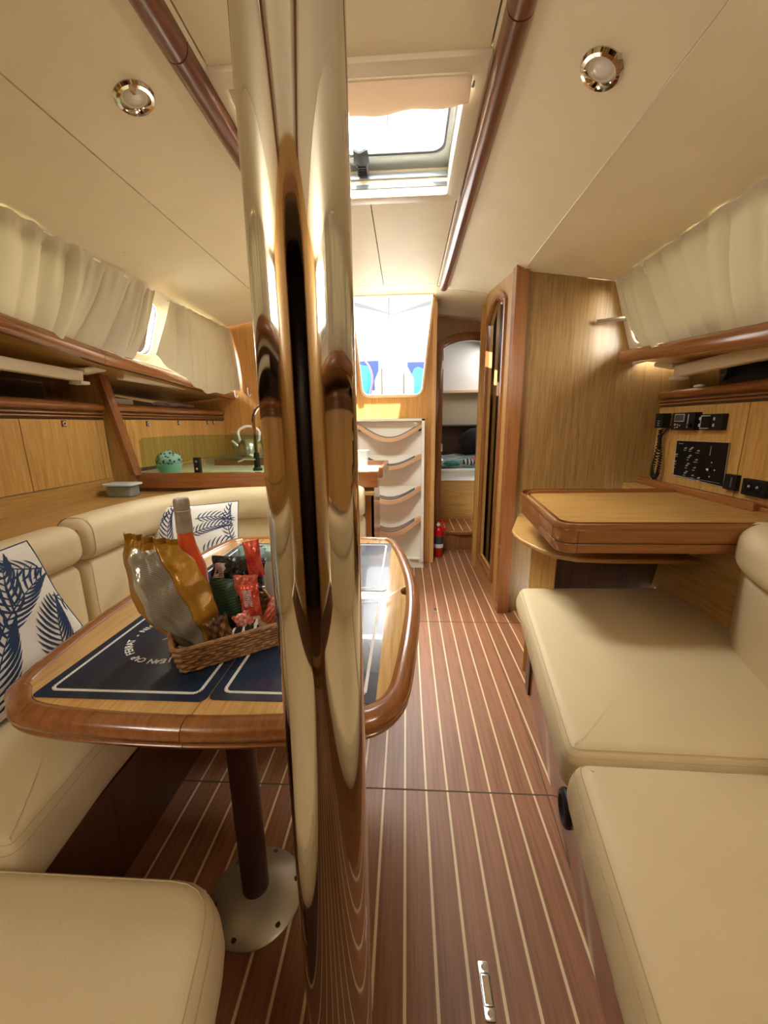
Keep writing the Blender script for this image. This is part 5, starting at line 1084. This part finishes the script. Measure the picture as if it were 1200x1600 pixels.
for y, z in ((1.802, 1.090), (1.802, 1.062), (1.722, 1.088), (1.722, 1.062)): wp(y - 0.004, y + 0.004, z - 0.006, z + 0.006, 0.021, 0.025, greyk, ds, 'button', 0.001)
sw = thing('switch_panel', 'black electrical switch panel with small labels on the right wall', 'switch panel', (XR - 0.01, 1.80, 0.82))
prism('panel_plate', [(XR - 0.0045, 1.956, 0.990), (XR - 0.0045, 1.648, 0.994), (XR - 0.0045, 1.640, 0.815), (XR - 0.0045, 1.946, 0.826)], (0.004, 0, 0), blackgloss, sw)
bm = bmesh.new(); tube_bm(bm, [(XR - 0.0045, 1.956, 0.990), (XR - 0.0045, 1.648, 0.994), (XR - 0.0045, 1.640, 0.815), (XR - 0.0045, 1.946, 0.826)], 0.0015, 5, closed=True); finish('plate_edge', bm, greyk, sw)
for y, z in ((1.885, .958), (1.852, .955), (1.843, .962), (1.802, .951), (1.938, .926), (1.943, .892), (1.857, .917), (1.848, .926), (1.806, .911), (1.860, .880), (1.852, .889), (1.810, .875), (1.864, .845), (1.856, .853), (1.814, .840), (1.776, .834)):
    lathe('toggle_switch', [(0.0035, 0), (0.003, 0.006), (0.0022, 0.008), (0, 0.0085)], (XR - 0.0045, y, z), greyk, sw, 8, (-1, 0, 0))
bm = bmesh.new()
for y, z, w in ((1.892, .948, .016), (1.858, .946, .016), (1.812, .941, .022), (1.942, .915, .014), (1.945, .880, .016), (1.865, .906, .012), (1.815, .900, .022), (1.868, .868, .014), (1.818, .863, .018), (1.872, .834, .014), (1.820, .828, .018), (1.780, .822, .016), (1.925, .977, .030), (1.943, .862, .010)): bx(bm, XR - 0.0052, XR - 0.0046, y - w / 2, y + w / 2, z - .0012, z + .0012)
bx(bm, XR - 0.0052, XR - 0.0046, 1.66, 1.94, .8265, .8275); bx(bm, XR - 0.0052, XR - 0.0046, 1.737, 1.739, .935, .975)
finish('legend_marks', bm, greyk, sw)
gd = lathe('rotary_switch', [(0.018, 0), (0.016, 0.004), (0.007, 0.006), (0.006, 0.012), (0, 0.012)], (XR - 0.0045, 1.720, 0.877), blackgloss, sw, 24, (-1, 0, 0))
for a in (0, 90, 180, 270): lathe('dial_mark', [(0.004, 0), (0.003, 0.001), (0, 0.0015)], (XR - 0.006, 1.720 + 0.022 * math.cos(math.radians(a)), 0.877 + 0.030 * math.sin(math.radians(a))), greyk, gd, 8, (-1, 0, 0))
lathe('dial_centre', [(0.005, 0), (0.004, 0.003), (0, 0.004)], (XR - 0.017, 1.720, 0.877), white, gd, 12, (-1, 0, 0))
so = thing('power_socket', 'plain black power socket on the right wall, beside the switch panel', 'socket', (XR, 1.60, 0.80))
wp(1.567, 1.625, 0.812, 0.872, 0.001, 0.018, black, so, 'socket_body', 0.006); wp(1.585, 1.592, 0.822, 0.862, 0.017, 0.0195, greyrub, so, 'flap_line', 0.001)
s2 = thing('power_socket', 'black double socket with pale pins at the right edge', 'socket', (XR, 1.49, 0.80))
wp(1.435, 1.535, 0.806, 0.866, 0.001, 0.020, black, s2, 'socket_body', 0.012)
for y in (1.505, 1.470): lathe('socket_ring', [(0.016, 0), (0.018, 0.002), (0.014, 0.003)], (XR - 0.020, y, 0.838), blackgloss, s2, 20, (-1, 0, 0)); lathe('contact', [(0.005, 0), (0.004, 0.003), (0, 0.003)], (XR - 0.0195, y, 0.840), greyk, s2, 10, (-1, 0, 0))
mc = thing('radio_microphone', 'black hand microphone with coiled cord hanging in the wall corner', 'microphone', (XR - 0.03, 2.05, 0.80))
bm = bmesh.new(); bx(bm, XR - 0.045, XR - 0.008, 2.020, 2.075, 1.048, 1.118); bevel(bm, 0.016, 4); finish('microphone_body', bm, black, mc)
for z in (1.060, 1.070, 1.080): box('grille_slot', XR - 0.0465, XR - 0.044, 2.040, 2.055, z, z + 0.003, greyk, mc)
tube('cord', smoothpath([(XR - 0.012, 1.985, 1.060), (XR - 0.02, 2.01, 1.045), (XR - 0.03, 2.035, 1.01), (XR - 0.03, 2.045, 0.99)], 5), 0.004, black, mc, 8)
def coil(nm, base_pts, turns):
    base = smoothpath(base_pts, 24); n = len(base); pts = []
    for i in range(turns * 8):
        q = i / (turns * 8 - 1) * (n - 1); k = min(int(q), n - 2); p = base[k].lerp(base[k + 1], q - k); a = i * math.pi / 4; d_ = (base[k + 1] - base[k]).normalized(); s_ = d_.cross(Vector((1, 0, 0))).normalized(); pts.append(p + s_ * 0.0075 * math.cos(a) + Vector((1, 0, 0)) * 0.0075 * math.sin(a))
    tube(nm, pts, 0.0035, black, mc, 5)
coil('coiled_cord', [(XR - 0.03, 2.048, 1.04), (XR - 0.03, 2.045, 0.97), (XR - 0.03, 2.062, 0.88), (XR - 0.03, 2.067, 0.82), (XR - 0.03, 2.045, 0.800), (XR - 0.03, 2.022, 0.83), (XR - 0.03, 2.022, 0.90), (XR - 0.03, 2.040, 0.97), (XR - 0.03, 2.047, 1.01)], 46)
spk = thing('shelf_speaker', 'black round-ended speaker with strap on the right open shelf', 'speaker', (XR + 0.02, 1.72, 1.23))
lathe('speaker_body', [(0, 0.10), (0.030, 0.10), (0.037, 0.09), (0.038, 0.0), (0.035, -0.004), (0.0, -0.004)], (XR + 0.045, 1.80, 1.284), black, spk, 28, (0.93, -0.36, 0))
lathe('speaker_ring', [(0.014, 0.003), (0.022, 0.006), (0.027, 0.003), (0.030, 0)], (XR + 0.041, 1.801, 1.284), greyrub, spk, 24, (-0.93, 0.1, 0))
prism('speaker_case', [(XR + 0.05, 1.80, 1.206), (XR + 0.05, 1.38, 1.206), (XR + 0.05, 1.38, 1.235), (XR + 0.05, 1.60, 1.290), (XR + 0.05, 1.78, 1.315), (XR + 0.05, 1.835, 1.29), (XR + 0.05, 1.835, 1.206)], (0.16, 0, 0), black, spk, 0.006)
lathe('white_foot', [(0.022, 0), (0.022, 0.008), (0.010, 0.012), (0, 0.012)], (XR + 0.02, 1.90, 1.229), white, spk, 16)
# ================================================================== COCKPIT OUTSIDE
ck = thing('cockpit', 'white cockpit moulding seen through the companionway', 'cockpit', (-0.1, 4.6, 1.1))
wcock = simple('cockpit_white', (0.85, 0.85, 0.83), 0.4)
box('cockpit_floor', -1.3, 1.1, 4.4, 7.0, 0.98, 1.02, wcock, ck)
box('side_bench', -1.5, -0.95, 4.4, 6.8, 1.02, 1.42, wcock, ck, 0.03); box('side_bench', 0.75, 1.5, 4.4, 6.8, 1.02, 1.42, wcock, ck, 0.03)
box('transom', -1.5, 1.3, 6.6, 6.95, 1.02, 1.95, wcock, ck, 0.03)
pdl = thing('cockpit_table', 'white folding cockpit table with raised leaves in the companionway view', 'table', (-0.10, 4.7, 1.02))
prism('table_body', [(-0.27, 4.7, 1.021), (-0.03, 4.7, 1.021), (-0.03, 4.7, 1.73), (-0.06, 4.7, 1.77), (-0.24, 4.7, 1.77), (-0.27, 4.7, 1.73)], (0, 0.9, 0), wcock, pdl, 0.01)
for x in (-0.288, -0.022): prism('folded_leaf', [(x, 4.68, 1.04), (x, 5.55, 1.04), (x, 5.55, 1.72), (x, 4.68, 1.72)], (0.012, 0, 0), simple('leaf_grey_%d' % (x > -0.1), (0.05, 0.045, 0.03), 0.5), pdl)
prism('shoulder', [(-0.38, 5.0, 1.021), (0.10, 5.0, 1.021), (0.10, 5.0, 1.62), (0.0, 5.0, 1.80), (-0.30, 5.0, 1.80), (-0.38, 5.0, 1.62)], (0, 0.5, 0), wcock, pdl, 0.02)
tag(box('stern_beam', -0.75, 0.75, 6.50, 6.56, 2.02, 2.08, simple('pale_yellow_beam', (0.40, 0.34, 0.16), 0.5), None, 0.02), 'pale yellow beam across the cockpit behind the table', 'beam')
tag(lump('sail_cover', (-0.66, 6.0, 1.66), (0.17, 0.15, 0.28), blue, None, 2, 0.12), 'bright blue cover at the left of the cockpit view', 'cover', 'blue covers in the cockpit')
tag(lump('sail_cover', (0.21, 6.0, 1.60), (0.17, 0.15, 0.28), simple('cyan_cloth', (0.01, 0.22, 0.34), 0.8), None, 6, 0.12), 'cyan blue cover at the right of the cockpit view', 'cover', 'blue covers in the cockpit')
tag(box('helm_bench', -0.90, -0.42, 6.25, 6.33, 1.60, 2.03, bluedark, None, 0.03), 'navy bench back at the left behind the bright blue cover', 'bench')
tag(box('helm_bench', 0.02, 0.5, 6.25, 6.33, 1.60, 2.00, bluedark, None, 0.03), 'navy bench back at the right behind the cyan cover', 'bench')
tag(tube('cockpit_hose', smoothpath([(-0.452, 4.2, 1.757), (-0.369, 4.2, 1.65), (-0.345, 4.2, 1.524), (-0.385, 4.2, 1.36)], 8), 0.010, simple('dark_mauve_tube', (0.10, 0.05, 0.10), 0.5), n=8), 'dark curved tube at the left of the companionway view', 'tube')
tag(tube('backstay', [(-0.279, 6.9, 1.96), (-0.272, 6.9, 6.5)], 0.009, black, n=6), 'thin vertical stay wire in the middle of the companionway view', 'wire')
def bimi(u, v): k = 1 - abs(u * 2 - 1); return Vector((-0.60 + 0.95 * u, 4.3 - 0.1 * v, 2.32 - 0.145 * k ** 1.1 - 0.075 * v * (1 - 0.55 * k)))
tag(ngrid('sprayhood_edge', bimi, 30, 4, bimini, None, 0.004), 'grey sagging canvas edge at the top of the companionway view', 'canvas')
